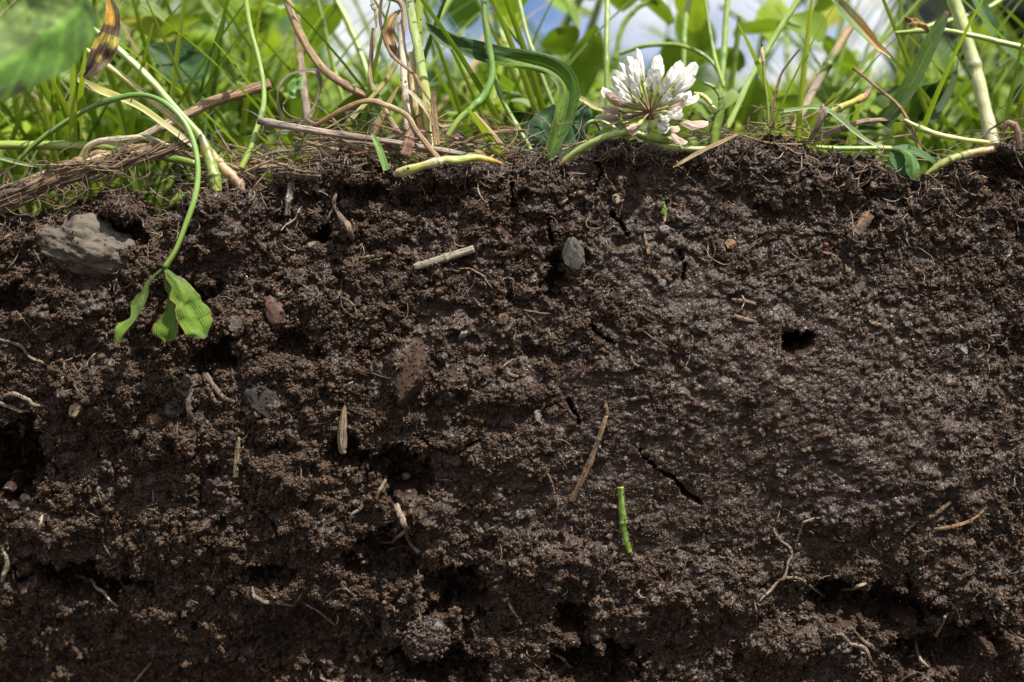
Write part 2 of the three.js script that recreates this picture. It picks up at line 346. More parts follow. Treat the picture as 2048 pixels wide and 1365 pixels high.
scatter('soil_crumbs', 'countless small moist soil crumbs stuck in clusters over the cut face', [1, 2].map((k) => lumpGeo(1, 140 + k, 0.6, 0, [1, 0.8, 0.85])), crumbSkin, 50000, 75,
  (u, y) => 0.05 + 0.4 * (1 - crumbly(u, y)) * clump(u * 1.7, y * 1.7), (rand) => { const big = rand() < 0.012, r = big ? 4 + 4 * rand() : 1 + 1.3 * rand() * rand(); return { r, lift: r * (0.2 + 0.4 * rand()), color: brown(rand).map((c) => c * 0.9) }; });
scatter('sand_grains', 'tiny pale and glassy mineral grains glinting all over the soil face', [5, 6].map((k) => lumpGeo(0, k, 0.4)), glintSkin, 3000, 72,
  (u, y) => 0.3 + 0.5 * clump(u, y), (rand) => { const r = 0.9 + 1.5 * rand() * rand(), k = 0.1 + 0.4 * rand() * rand(), w = rand(); return { r, lift: r * 0.8, color: w < 0.25 ? [k, k * 0.72, k * 0.42] : [k, k * 0.95, k * 0.88] }; });

// larger clods that can be told apart belong to the bank
{
  const rand = rng(91), shapes = [1, 2, 3, 4, 5, 6].map((k) => lumpGeo(9, 60 + k * 7, 0.5, 0.42, [1, 0.8, 0.8]));
  const clodColors = [clodSkin, clodSkin.clone(), clodSkin.clone()];
  clodColors[1].color.setRGB(0.045, 0.026, 0.016); clodColors[2].color.setRGB(0.028, 0.0175, 0.0115);
  for (let n = 0, tries = 0; n < 250 && tries < 9000; tries++) {
    const s = onSheet(rand, -10);
    if (rand() > crumbly(s.u, s.y) * (0.2 + 0.8 * clump(s.u, s.y)) || s.y > 1440) continue;
    const m = new THREE.Mesh(shapes[n % 6], clodColors[n % 3]), r = 9 + 20 * rand() * rand(), o = s.o;
    m.name = 'clod';
    m.position.set(soilPos[o], soilPos[o + 1], soilPos[o + 2] - r * 0.25 * PX);
    m.rotation.set(rand() * 6, rand() * 6, rand() * 6);
    m.scale.setScalar(r * PX);
    bank.add(shown(m));
    n++;
  }
}

// ------------------------------------------------------------------ builders for stems, blades and leaves
// points are [x, y, z, half width, (other half width)] in photograph pixels; z is towards the viewer
function spline(pts, n) {
  const V = pts.map((p) => at(p[0], p[1], p[2])), K = pts.map((p) => (DIST - p[2] * PX) / DIST * PX), curve = new THREE.CatmullRomCurve3(V, false, 'centripetal');
  const out = [], L = V.length - 1;
  for (let i = 0; i <= n; i++) {
    const t = i / n, f = t * L, a = Math.min(L - 1, Math.floor(f)), q = smooth(0, 1, f - a) * 0.5 + (f - a) * 0.5, A = pts[a], B = pts[a + 1];
    out.push({ p: curve.getPoint(t), d: curve.getTangent(t), w: mix(A[3] * K[a], B[3] * K[a + 1], q), w2: mix((A[4] ?? A[3]) * K[a], (B[4] ?? B[3]) * K[a + 1], q), t });
  }
  return out;
}
const shade = (stops) => (t) => { let k = 1; while (k < stops.length - 1 && stops[k][0] < t) k++; const [a, b] = [stops[k - 1] ?? stops[0], stops[k] ?? stops[0]], f = clamp((t - a[0]) / Math.max(1e-6, b[0] - a[0])); return [0, 1, 2].map((c) => mix(a[1][c], b[1][c], f)); };
const asShade = (c) => (typeof c === 'function' ? c : typeof c[0] === 'number' ? () => c : shade(c));
let speck = 1;
function finish(pos, col, uv, index) {
  const g = new THREE.BufferGeometry();
  g.setAttribute('position', new THREE.Float32BufferAttribute(pos, 3));
  g.setAttribute('color', new THREE.Float32BufferAttribute(col, 3));
  g.setAttribute('uv', new THREE.Float32BufferAttribute(uv, 2));
  g.setIndex(index);
  g.computeVertexNormals();
  return g;
}
function stem(pts, color, { n = 0, sides = 9, flat = 1, wobble = 0.13, spots = 0.3, ribs = 0 } = {}) {
  const c = asShade(color), S = spline(pts, n || Math.min(90, Math.max(10, pts.length * 11))), pos = [], col = [], uv = [], index = [], seed = speck++;
  let nor = new THREE.Vector3(0.13, 0.2, 0.97), side = new THREE.Vector3(), len = 0;
  const knot = sides >= 9 ? 0.25 + 0.5 * hash(seed, 3, 5) : -9;
  S.forEach((s, i) => {
    const bulge = Math.exp(-(((s.t - knot) / 0.02) ** 2));
    if (i) len += s.p.distanceTo(S[i - 1].p);
    side.crossVectors(s.d, nor).normalize(); nor = new THREE.Vector3().crossVectors(side, s.d).normalize();
    for (let k = 0; k <= sides; k++) {
      const a = k / sides * Math.PI * 2, r = s.w * (1 + 0.28 * bulge) * (1 + wobble * vnoise(s.t * 14 + seed, Math.cos(a) * 2, seed) + ribs * Math.cos(a * Math.round(sides / 2)));
      const x = Math.cos(a) * r, z = Math.sin(a) * r * flat;
      pos.push(s.p.x + side.x * x + nor.x * z, s.p.y + side.y * x + nor.y * z, s.p.z + side.z * x + nor.z * z);
      const b = c(s.t), m = 1 + spots * 1.3 * fbm(s.t * 22 + seed * 3, Math.cos(a) * 1.6 + seed, 33, 3) + spots * 0.5 * vnoise(k * 1.9, s.t * 3, seed) - 0.35 * bulge;
      col.push(b[0] * m, b[1] * m, b[2] * m);
      uv.push(k / sides, len * 60);
    }
  });
  const w = sides + 1, N = S.length;
  for (let i = 0; i < N - 1; i++) for (let k = 0; k < sides; k++) { const a = i * w + k; index.push(a, a + w, a + 1, a + 1, a + w, a + w + 1); }
  for (const [i, turn] of [[0, 1], [N - 1, 0]]) {
    const s = S[i], o = pos.length / 3, b = c(s.t);
    pos.push(s.p.x, s.p.y, s.p.z); col.push(b[0] * 0.7, b[1] * 0.65, b[2] * 0.6); uv.push(0.5, 0);
    for (let k = 0; k < sides; k++) turn ? index.push(o, i * w + k, i * w + k + 1) : index.push(o, i * w + k + 1, i * w + k);
  }
  return finish(pos, col, uv, index);
}
// a blade or leaf: a thin sheet along its midrib, folded and curled; face is the way its upper side looks
function blade(pts, color, { n = 0, across = 8, fold = 0.35, curl = 0, face = [0.1, 0.4, 0.9], twist = 0, wave = 0.05, spots = 0.2, teeth = 0, veins = 0.1, edgeColor } = {}) {
  const c = asShade(color), S = spline(pts, n || Math.min(60, Math.max(14, pts.length * 8))), pos = [], col = [], uv = [], index = [], seed = speck++;
  const up = new THREE.Vector3(...face).normalize(), side = new THREE.Vector3(), nor = new THREE.Vector3(), q = new THREE.Quaternion();
  let len = 0;
  S.forEach((s, i) => {
    if (i) len += s.p.distanceTo(S[i - 1].p);
    side.crossVectors(s.d, up).normalize(); nor.crossVectors(side, s.d).normalize();
    if (twist) { q.setFromAxisAngle(s.d, twist * s.t); side.applyQuaternion(q); nor.applyQuaternion(q); }
    for (let k = 0; k <= across; k++) {
      const e = k / across * 2 - 1, w = (e < 0 ? s.w : s.w2) * (1 + (teeth ? teeth * (Math.abs((s.t * 16) % 1 - 0.5) - 0.25) * Math.abs(e) : 0)), x = e * w, z = w * (fold * Math.abs(e) + curl * e * e + wave * 3 * vnoise(s.t * 6 + seed, e * 1.5, seed));
      pos.push(s.p.x + side.x * x + nor.x * z, s.p.y + side.y * x + nor.y * z, s.p.z + side.z * x + nor.z * z);
      const b = edgeColor && Math.abs(e) > 0.8 ? edgeColor : c(s.t, e), m = 1 + spots * 1.4 * fbm(s.t * 9 + seed * 3, e * 1.8 + seed, 35, 3) + veins * Math.cos(e * 19) + (Math.abs(e) < 0.13 ? 0.3 : 0);
      col.push(b[0] * m, b[1] * m, b[2] * m);
      uv.push(e * 0.5 + 0.5, len * 60);
    }
  });
  const w = across + 1;
  for (let i = 0; i < S.length - 1; i++) for (let k = 0; k < across; k++) { const a = i * w + k; index.push(a, a + w, a + 1, a + 1, a + w, a + w + 1); }
  return finish(pos, col, uv, index);
}
const both = { side: THREE.DoubleSide, vertexColors: true, color: 0xffffff };
const greenStem = new THREE.MeshPhysicalMaterial({ ...both, name: 'juicy stem', map: speckTint, roughness: 0.42, clearcoat: 0.8, clearcoatRoughness: 0.4, bumpMap: streakBump, bumpScale: 0.00005 });
const softStem = new THREE.MeshPhysicalMaterial({ ...both, name: 'matt stem', map: speckTint, roughness: 0.55, clearcoat: 0.25, clearcoatRoughness: 0.35, bumpMap: streakBump, bumpScale: 0.00006 });
const leafSkin = new THREE.MeshPhysicalMaterial({ ...both, name: 'leaf', map: speckTint, roughness: 0.85, clearcoat: 0.25, clearcoatRoughness: 0.36, transmission: 0.5, bumpMap: veinBump, bumpScale: 0.00005 });
const drySkin = new THREE.MeshPhysicalMaterial({ ...both, name: 'dry straw', map: streakTint, roughness: 0.62, clearcoat: 0.12, clearcoatRoughness: 0.4, bumpMap: streakBump, bumpScale: 0.0002 });
const woodSkin = new THREE.MeshPhysicalMaterial({ ...both, name: 'dry wood', map: streakTint, roughness: 0.85, bumpMap: streakBump, bumpScale: 0.00025 });
const leafMatt = new THREE.MeshPhysicalMaterial({ ...both, name: 'dull leaf', map: speckTint, roughness: 0.85, specularIntensity: 0.4, clearcoat: 0.14, clearcoatRoughness: 0.42, transmission: 0.36, bumpMap: veinBump, bumpScale: 0.0002 });
const petalSkin = new THREE.MeshPhysicalMaterial({ ...both, name: 'petal', roughness: 0.85, clearcoat: 0.1, clearcoatRoughness: 0.4, transmission: 0.3, bumpMap: veinBump, bumpScale: 0.00003 });
const G = { fresh: [0.115, 0.185, 0.008], light: [0.20, 0.27, 0.022], dark: [0.045, 0.095, 0.008], deep: [0.03, 0.075, 0.022], yellow: [0.36, 0.36, 0.06], lime: [0.2, 0.28, 0.012], pale: [0.5, 0.48, 0.26], straw: [0.46, 0.34, 0.18], tan: [0.36, 0.23, 0.11], brown: [0.2, 0.115, 0.055], rust: [0.3, 0.13, 0.05], grey: [0.30, 0.25, 0.2], dun: [0.16, 0.12, 0.09], black: [0.05, 0.04, 0.035], bone: [0.6, 0.52, 0.4], orange: [0.48, 0.25, 0.04], olive: [0.2, 0.21, 0.03], root: [0.34, 0.24, 0.15] };

// ------------------------------------------------------------------ the far background
{
  const a = at(1800, 40, -9000), b = at(2160, 230, -9000), s = new THREE.Shape();
  const pt = (x, y) => { const p = at(x, y, -9000); return [p.x, p.y]; };
  s.moveTo(...pt(1830, -260)); s.bezierCurveTo(...pt(1800, -60), ...pt(1815, 40), ...pt(1800, 150)); s.lineTo(...pt(1850, 165)); s.bezierCurveTo(...pt(1870, 60), ...pt(1890, 66), ...pt(1930, 74)); s.bezierCurveTo(...pt(1980, 90), ...pt(2030, 140), ...pt(2130, 190)); s.lineTo(...pt(2330, 120)); s.lineTo(...pt(2300, -300));
  const g = new THREE.ExtrudeGeometry(s, { depth: 0.25, bevelEnabled: true, bevelSize: 0.008, bevelThickness: 0.02, bevelSegments: 3, curveSegments: 12 });
  g.translate(0, 0, -0.9);
  put('overhang', g, new THREE.MeshStandardMaterial({ name: 'dark cloth', color: new THREE.Color().setRGB(0.009, 0.008, 0.01), roughness: 0.9, bumpMap: grainBump, bumpScale: 0.002 }), 'dark blurred shape hanging across the bright sky at the top right', 'overhang');
}

// ------------------------------------------------------------------ the thicket behind: nobody could count it
const groundY = (CY - 470) * PX;
function grassProto(k) {
  const rand = rng(900 + k), lean = 0.25 + 0.5 * rand(), c = [[0, G.light], [0.4, G.fresh], [1, G.fresh]], pos = [];
  const bend = 0.1 + 0.5 * rand();
  return protoBlade((t) => [lean * t + bend * t * t * 0.6, t - bend * t * t * t * 0.25, 0], (t) => 0.0115 * (1 - t * t * 0.92) + 0.0015, 0.4, 12, 4);
}
function protoBlade(f, wf, fold, n, across) {                     // white, unit tall, tinted per copy
  const pos = [], uv = [], index = [];
  for (let i = 0; i <= n; i++) {
    const t = i / n, p = f(t), w = wf(t);
    for (let k = 0; k <= across; k++) { const e = k / across * 2 - 1; pos.push(p[0] + e * w * 0.4, p[1], p[2] + e * w * 0.9 + 0); pos[pos.length - 3] += Math.abs(e) * w * fold; uv.push(k / across, t * 4); }
  }
  for (let i = 0; i < n; i++) for (let k = 0; k < across; k++) { const a = i * (across + 1) + k, b = a + across + 1; index.push(a, b, a + 1, a + 1, b, b + 1); }
  const g = new THREE.BufferGeometry();
  g.setAttribute('position', new THREE.Float32BufferAttribute(pos, 3)); g.setAttribute('uv', new THREE.Float32BufferAttribute(uv, 2)); g.setIndex(index); g.computeVertexNormals();
  return g;
}
const farBlade = new THREE.MeshPhysicalMaterial({ name: 'grass blade', color: 0xffffff, side: THREE.DoubleSide, roughness: 0.9, clearcoat: 0.1, clearcoatRoughness: 0.3, specularIntensity: 0.4, transmission: 0.55 });
const tall = (x) => 0.2 + 0.84 * clamp(smooth(640, 500, x) + 0.34 * Math.exp(-(((x - 880) / 90) ** 2)) + 0.42 * Math.exp(-(((x - 1180) / 190) ** 2)) + 0.16 * smooth(1450, 1700, x));
function copies(name, label, geometry, material, list) {
  const m = new THREE.InstancedMesh(geometry, material, list.length);
  m.name = numbered(name);
  list.forEach(([matrix, color], i) => { m.setMatrixAt(i, matrix); m.setColorAt(i, C4.setRGB(...color)); });
  scene.add(shown(m));
  return tag(m, label, null, null, 'stuff');
}
const tint = (rand) => { const w = rand(), k = 0.9 + 0.6 * rand(), c = w < 0.5 ? G.fresh : w < 0.75 ? G.light : w < 0.87 ? G.dark : w < 0.95 ? G.lime : G.straw; return c.map((x) => x * k); };
for (let k = 0; k < 8; k++) {
  const rand = rng(1000 + k), g = grassProto(k), list = [];
  for (let n = 0; n < 165; n++) {
    const z = -(260 + 2900 * rand() * rand()), x = -150 + 2350 * rand(), high = rand() < tall(x) * 0.85, top = high ? -200 + 260 * rand() : 150 + 200 * rand(), tip = at(x, top, z), h = Math.max(0.02, tip.y - groundY);
    if (!high && rand() < 0.15) continue;
    if (high && z > -1500 && Math.abs(x - 1300) < 190) continue;
    E4.set((rand() - 0.5) * 0.4, rand() * 6.28, (rand() - 0.5) * 0.25);
    const w = (high ? 1 : 1.3) * (0.6 + 0.8 * rand());
    S4.set(h, h, Math.max(0.05, 0.075 * w / (h / 0.06) * 0.75 + h * 0.2));
    P4.set(tip.x - h * 0.3 * Math.cos(E4.y), groundY - 0.002, z * PX);
    list.push([M4.clone().compose(P4, Q4.setFromEuler(E4), S4), tint(rand)]);
  }
  copies('grass_thicket', 'dense blurred green grass behind the soil edge', g, farBlade, list);
}
// low leafy growth between the blades
function leafProto(seed, long) {
  const pos = [], uv = [], index = [], n = 10, m = 8;
  for (let i = 0; i <= n; i++) for (let k = 0; k <= m; k++) {
    const t = i / n, e = k / m * 2 - 1, w = Math.pow(Math.sin(Math.PI * (0.06 + 0.92 * t)), 0.8) * 0.5 / long;
    pos.push(e * w, t - 0.5, 0.25 * w * Math.abs(e) - 0.18 * (t - 0.3) ** 2 + 0.05 * vnoise(t * 4, e * 2, seed)); uv.push(k / m, t);
  }
  for (let i = 0; i < n; i++) for (let k = 0; k < m; k++) { const a = i * (m + 1) + k, b = a + m + 1; index.push(a, a + 1, b, a + 1, b + 1, b); }
  const g = new THREE.BufferGeometry();
  g.setAttribute('position', new THREE.Float32BufferAttribute(pos, 3)); g.setAttribute('uv', new THREE.Float32BufferAttribute(uv, 2)); g.setIndex(index); g.computeVertexNormals();
  return g;
}
[1, 1.3, 2].forEach((long, k) => {
  const rand = rng(1200 + k), list = [];
  for (let n = 0; n < 330; n++) {
    const z = -(330 + 2600 * rand() * rand()), x = -150 + 2350 * rand(), high = rand() < 0.22 * tall(x), p = at(x, high ? -60 + 240 * rand() : 170 + 290 * Math.pow(rand(), 0.7), z), s = (0.0055 + 0.008 * rand()) * (1 - z / 6000) * (long > 1.5 ? 1.5 : 1);
    if (p.y < groundY) p.y = groundY + 0.003 * rand();
    E4.set(-1.0 + 1.1 * (rand() - 0.5), rand() * 6.28, (rand() - 0.5) * 1.2, 'YXZ');
    S4.set(s, s, s);
    const w = rand(), kk = 0.85 + 0.7 * rand(), c = (w < 0.5 ? G.fresh : w < 0.75 ? G.dark : w < 0.95 ? G.lime : G.yellow).map((q) => q * kk);
    list.push([M4.clone().compose(p, Q4.setFromEuler(E4), S4), c]);
  }
  copies('leafy_undergrowth', 'blurred mass of small green leaves low behind the soil edge', leafProto(k, long), farBlade, list);
});
{ // the lawn further back
  const rand = rng(1250), list = [], blades = [];
  for (let n = 0; n < 1100; n++) {
    const z = -(1000 + 3200 * rand()), x = -500 + 3050 * rand(), top = mix(165, x < 640 ? -90 : 110, smooth(1500, 1350, x) * (x > 640 && x < 1000 ? 0.55 : 1) * rand()), p = at(x, top + (470 - top) * Math.pow(rand(), 0.9), z), s = (0.009 + 0.013 * rand()) * (1 - z / 9000);
    E4.set(-0.9 + 1.0 * (rand() - 0.5), rand() * 6.28, (rand() - 0.5) * 1.4, 'YXZ');
    const w = rand(), k = 0.9 + 0.6 * rand();
    list.push([M4.clone().compose(p, Q4.setFromEuler(E4), S4.set(s * (0.35 + 0.65 * rand()), s * 1.4, s)), (w < 0.4 ? G.fresh : w < 0.62 ? G.lime : w < 0.7 ? G.light : w < 0.88 ? G.dark : G.deep).map((q) => q * k)]);
  }
  for (let n = 0; n < 2600; n++) {
    const z = -(3600 + 3600 * rand()), x = -1100 + 4200 * rand(), top = x < 640 ? -140 : x < 1020 ? 175 : x < 1420 ? 150 : 185, p = at(x, top + (560 - top) * rand(), z), s = (0.018 + 0.02 * rand());
    E4.set(-0.7 + 1.0 * (rand() - 0.5), rand() * 6.28, (rand() - 0.5) * 1.4, 'YXZ');
    const w = fbm(x / 260, p.y * 30, 77, 3) + 0.5 * (rand() - 0.5), k = 0.9 + 0.55 * rand();
    list.push([M4.clone().compose(p, Q4.setFromEuler(E4), S4.set(s * (0.3 + 0.7 * rand()), s * 1.4, s)), (w < -0.22 ? G.deep : w < -0.08 ? G.dark : w < 0.12 ? G.fresh : G.lime).map((q) => q * k)]);
  }
  copies('leafy_undergrowth', 'blurred mass of small green leaves low behind the soil edge', leafProto(5, 1.6), farBlade, list);
}
// brown thatch on the ground just behind the rim
{
  const rand = rng(1300), parts = [];
  for (let n = 0; n < 900; n++) {
    const x = n % 2 ? -60 + 2200 * rand() : n % 8 < 6 ? 400 + 640 * rand() : 1320 + 380 * rand();
    if (x > 1150 && rand() < 0.55) continue;
    const e = edge(x), z = -30 - 420 * rand() * rand() + (rand() < 0.25 ? 40 : 0), y = e - 2 - 75 * rand() * rand() * (x < 1150 ? 1.4 : 0.5), l = 24 + 70 * rand(), w = 0.7 + 2.4 * rand() * rand() * rand(), tone = [G.tan, G.straw, G.brown, G.grey, G.rust, G.dun][Math.floor(rand() * 6)], pts = [];
    const lum = 0.8 + 0.7 * rand();
    let a = (rand() - 0.5) * 2.2 + (rand() < 0.5 ? Math.PI : 0), px = x, py = y, turn = (rand() - 0.5) * (w < 1.4 ? 1.6 : 0.5);
    for (let i = 0; i < 5; i++) { pts.push([px, Math.min(py, e + 14), z + 14 * (rand() - 0.5) * i, w * (i > 3 ? 0.5 : 1)]); px += Math.cos(a) * l / 2.2; py -= Math.sin(a) * l / 3.4; a += turn + (rand() - 0.5) * (w < 1.4 ? 0.9 : 0.25); }
    parts.push(stem(pts, tone.map((q) => q * lum), { sides: 5, n: 10 }));
  }
  put('dry_thatch', mergeGeometries(parts), drySkin, 'tangle of thin brown dead straws lying along the soil edge', null, null, 'stuff');
}
const dustList = [];
function dust(g, n, seed = 1) {                                  // soil crumbs that will stick to a piece
  const rand = rng(seed * 31 + n), p = g.attributes.position, q = g.attributes.normal;
  for (let k = 0; k < n; k++) { const i = Math.floor(rand() * p.count); if (q.getY(i) > -0.6) dustList.push([p.getX(i), p.getY(i), p.getZ(i)]); }
  return g;
}

// ------------------------------------------------------------------ stems, blades and leaves that can be told apart
const one = (name, material, label, category, geometry, group) => put(name, material === softStem || name === 'stolon' ? dust(geometry, 9, label.length) : geometry, material, label, category, group);
// plain green stems in the second row, nothing tells them apart
const greens = [
  [[332, -10, 7], [312, 40, 8], [296, 100, 9], [290, 170, 9], [300, 260, 9], [305, 330, 9], -420], [[632, -10, 5], [650, 60, 5], [664, 120, 5], [677, 170, 6], [700, 250, 6], -260], [[668, -10, 7], [700, 55, 8], [722, 110, 8], [738, 160, 8], [750, 260, 7], -330],
  [[592, -10, 5], [612, 70, 5], [640, 140, 5], [680, 260, 5], -480], [[700, -20, 5], [728, 40, 5], [748, 80, 5], [790, 170, 5], -560], [[1215, -10, 6], [1214, 50, 6], [1213, 120, 6], [1216, 250, 7], -220],
  [[1165, -10, 10], [1130, 50, 10], [1095, 105, 9], [1070, 190, 8], -520], [[1205, -10, 9], [1180, 60, 9], [1150, 140, 9], [1110, 280, 9], -560], [[1036, -10, 4], [1052, 60, 5], [1072, 120, 5], [1110, 220, 5], -240], [[976, -10, 4], [1010, 46, 5], [1058, 112, 5], [1100, 190, 5], -160],
  [[1322, -10, 6], [1272, 18, 6], [1246, 52, 6], [1230, 120, 6], -360], [[1240, 108, 4], [1290, 92, 5], [1365, 92, 5], [1420, 120, 4], [1450, 170, 4], -260], [[1800, -10, 7], [1798, 70, 7], [1796, 150, 7], [1800, 260, 7], -520],
  [[1700, -10, 6], [1672, 90, 6], [1640, 170, 6], [1600, 280, 6], -620], [[1560, -10, 5], [1572, 60, 6], [1575, 130, 6], [1570, 280, 6], -680], [[1440, 10, 6], [1520, 60, 6], [1600, 85, 6], [1700, 110, 6], -760], [[1640, -10, 7], [1622, 60, 7], [1608, 130, 7], [1600, 280, 7], -840],
  [[2040, -30, 6], [1980, 14, 6], [1920, 36, 6], [1860, 52, 6], [1800, 70, 5], -300], [[450, -10, 6], [462, 90, 6], [470, 200, 6], [480, 330, 6], -560], [[398, -10, 7], [440, 60, 8], [470, 130, 8], [500, 260, 7], -640], [[20, 190, 8], [10, 250, 8], [-10, 330, 8], -480],
  [[72, 190, 6], [80, 260, 6], [76, 380, 6], -560], [[870, -10, 5], [850, 50, 5], [838, 110, 5], [832, 250, 5], -420], [[905, -10, 6], [876, 40, 6], [858, 80, 6], [840, 220, 6], -480], [[1480, 30, 6], [1470, 120, 6], [1462, 200, 7], [1452, 280, 7], -330], [[1530, 20, 5], [1515, 130, 5], [1490, 260, 5], -560],
  [[1000, 60, 7], [1030, 130, 7], [1050, 230, 7], [1056, 320, 7], -480], [[930, 170, 6], [925, 230, 6], [930, 320, 6], -420], [[1990, 100, 7], [1950, 190, 7], [1900, 300, 7], -700], [[1905, 110, 6], [1930, 170, 6], [1975, 280, 6], -620], [[2070, 60, 7], [2040, 180, 7], [2000, 300, 7], -760], [[760, 120, 5], [735, 210, 5], [720, 310, 5], -520],
];
greens.forEach((row, i) => {
  const z = row[row.length - 1], pts = row.slice(0, -1).map(([x, y, w], k) => [x, y, z * 1.25 + 22 * k * ((i % 3) - 1), w * 0.88]);
  one('grass_shoot', greenStem, 'smooth green grass stem rising behind the soil edge', 'grass stem', stem(pts, [[0, [G.fresh, G.fresh, G.lime][i % 3]], [1, [G.lime, G.light, G.fresh][i % 3]]], { sides: 9 }), 'green grass stems in the second row');
});
// stems whose sides glare white in the sun
[[[1382, -10, 5], [1373, 30, 6], [1368, 90, 5], [1370, 200, 4], -330], [[1456, -10, 6], [1452, 40, 6], [1446, 130, 6], [1440, 190, 5], -300], [[1408, -10, 3], [1420, 60, 3], [1430, 115, 4], [1448, 175, 4], -240], [[490, -10, 5], [500, 55, 5], [515, 110, 5], [526, 165, 5], [526, 215, 5], [512, 262, 6], [500, 298, 6], [482, 338, 6], -40], [[1604, -10, 6], [1570, 42, 6], [1530, 108, 6], [1495, 170, 6], [1468, 230, 6], [1446, 272, 7], -120]].forEach((row, i) => {
  const z = row[row.length - 1];
  one('grass_shoot', greenStem, ['pale green stem left of three bright ones above the clover flower', 'pale green stem with white glare standing right of the clover flower', 'hair-thin pale stem leaning between brighter stems right of the flower', 'kinked pale green stem with a white glare standing at the left soil edge', 'long light green stem leaning right from the soil right of the flower'][i], 'grass stem', stem(row.slice(0, -1).map(([x, y, w], k) => [x, y, z + 8 * k, w]), [[0, G.light], [0.6, [0.24, 0.36, 0.09]], [1, G.light]]));
});
// left corner
one('dock_leaf', leafMatt, 'large light green leaf out of focus close to the viewer at top left', 'leaf', blade([[170, -4, 520, 10], [156, 14, 522, 62], [130, 40, 525, 92], [94, 70, 525, 102], [50, 104, 520, 98], [0, 142, 514, 78], [-70, 188, 505, 24]], (t, e) => { const rib = Math.abs(e) < 0.07 || Math.abs(((t * 7 - Math.abs(e) * 1.6) % 1 + 1) % 1 - 0.5) < 0.07, k = rib ? 1.7 : 1; return (rib ? 0 : vnoise(t * 9, e * 5, 4)) > 0.58 ? [0.04, 0.05, 0.018] : e > 0 ? [0.14 * k, 0.215 * k, 0.055 * k] : [0.062 * k, 0.135 * k, 0.012 * k]; }, { fold: 0.16, face: [0.05, 0.45, 0.9], across: 24, n: 70, wave: 0.07, teeth: 0.1, spots: 0.4, veins: 0.05 }));
one('withered_leaf', drySkin, 'brown and yellow mottled withered leaf curled beside the large blurred leaf', 'leaf', blade([[216, -4, 60, 6], [224, 24, 62, 13], [222, 55, 62, 17], [212, 88, 62, 24], [200, 112, 60, 22], [184, 138, 56, 15], [168, 156, 50, 4]], (t, e) => (t < 0.32 && e > -0.4 ? [0.42, 0.22, 0.02] : vnoise(t * 7, e * 2, 9) > 0.2 && t > 0.4 && t < 0.75 ? [0.36, 0.3, 0.04] : [0.12, 0.075, 0.04]), { fold: -0.4, curl: 0.5, wave: 0.12, spots: 0.5, across: 12, face: [0.3, 0.1, 0.9] }));
one('yellow_grass', leafSkin, 'yellowing pointed blade with a brown tip lying left of the bright stems', 'blade', blade([[146, 153, -20, 2], [160, 164, -20, 10], [185, 180, -20, 14], [215, 192, -20, 14], [250, 204, -20, 12], [282, 220, -20, 11], [320, 246, -20, 10], [356, 272, -20, 10], [395, 300, -20, 8]], [[0, G.orange], [0.06, [0.35, 0.22, 0.05]], [0.12, G.olive], [0.3, [0.42, 0.36, 0.06]], [0.7, G.yellow], [1, G.straw]], { fold: 0.5, face: [0.1, 0.8, 0.6], spots: 0.3 }));
one('clover_stalk', greenStem, 'thick pale green stalk glaring white that slants down from the top left', 'stalk', stem([[92, -8, -30, 6], [128, 26, -30, 6], [190, 62, -28, 6], [232, 96, -26, 7], [290, 150, -24, 8], [340, 206, -22, 8], [386, 256, -20, 8], [402, 276, -18, 9]], [[0, G.light], [0.5, [0.28, 0.38, 0.1]], [1, G.light]], { sides: 12 }));
one('clover_stalk', greenStem, 'yellowish stalk slanting just below the white glaring one at left', 'stalk', stem([[170, 98, -40, 5], [210, 128, -40, 6], [258, 164, -38, 7], [316, 212, -36, 7], [362, 250, -34, 6], [392, 276, -30, 5]], [[0, G.yellow], [0.5, [0.44, 0.42, 0.14]], [1, G.straw]]));
one('green_culm', greenStem, 'thick horizontal light green stalk crossing the picture edge at left', 'stalk', stem([[-20, 291, -60, 10], [80, 291, -55, 10], [170, 292, -45, 9], [240, 297, -35, 10], [320, 310, -20, 10], [392, 328, -5, 8]], [[0, G.light], [0.6, [0.26, 0.36, 0.07]], [1, G.fresh]], { sides: 12 }));
one('green_culm', greenStem, 'short thick green culm standing in soil beside the hanging clover', 'stalk', stem([[402, 270, -10, 6], [410, 292, -6, 10], [420, 325, 0, 12], [430, 362, 6, 13], [434, 384, 6, 12]], [[0, G.black], [0.12, [0.12, 0.13, 0.04]], [0.3, G.olive], [0.7, [0.16, 0.24, 0.03]], [1, G.olive]], { sides: 12, spots: 0.5 }));
one('tan_culm', softStem, 'tan sheathed stalk leaning against the thick green culm at left', 'stalk', stem([[408, 284, -20, 5], [432, 318, -8, 8], [452, 340, 0, 10], [474, 362, 4, 11], [486, 388, 4, 8]], [[0, G.brown], [0.3, G.straw], [0.6, G.tan], [1, G.dun]], { spots: 0.5 }));
one('dry_stalk', drySkin, 'pale cream bent stalk lying over the fibrous rhizome', 'stalk', stem([[162, 320, -20, 8], [176, 296, -14, 7], [196, 284, -10, 7], [240, 279, -6, 6], [286, 275, -4, 6], [308, 281, -4, 6], [350, 300, -6, 5], [396, 322, -10, 5]], [[0, G.yellow], [0.3, G.bone], [0.6, G.pale], [1, G.tan]], { spots: 0.3 }));
one('dry_stalk', drySkin, 'thick tan dry stalk lying slantwise behind the bright stems at left', 'stalk', stem([[250, 288, -90, 8], [300, 266, -95, 9], [360, 236, -100, 10], [420, 206, -110, 11], [480, 186, -120, 12], [540, 168, -135, 12]], [[0, G.bone], [0.45, G.straw], [0.7, [0.3, 0.18, 0.09]], [1, G.brown]], { sides: 12 }));
one('grass_leaf', leafSkin, 'bright green narrow blade poking in low at the left edge', 'blade', blade([[-20, 310, 10, 5], [20, 322, 10, 5], [55, 330, 10, 4], [82, 335, 10, 1]], G.fresh, { fold: 0.4 }));
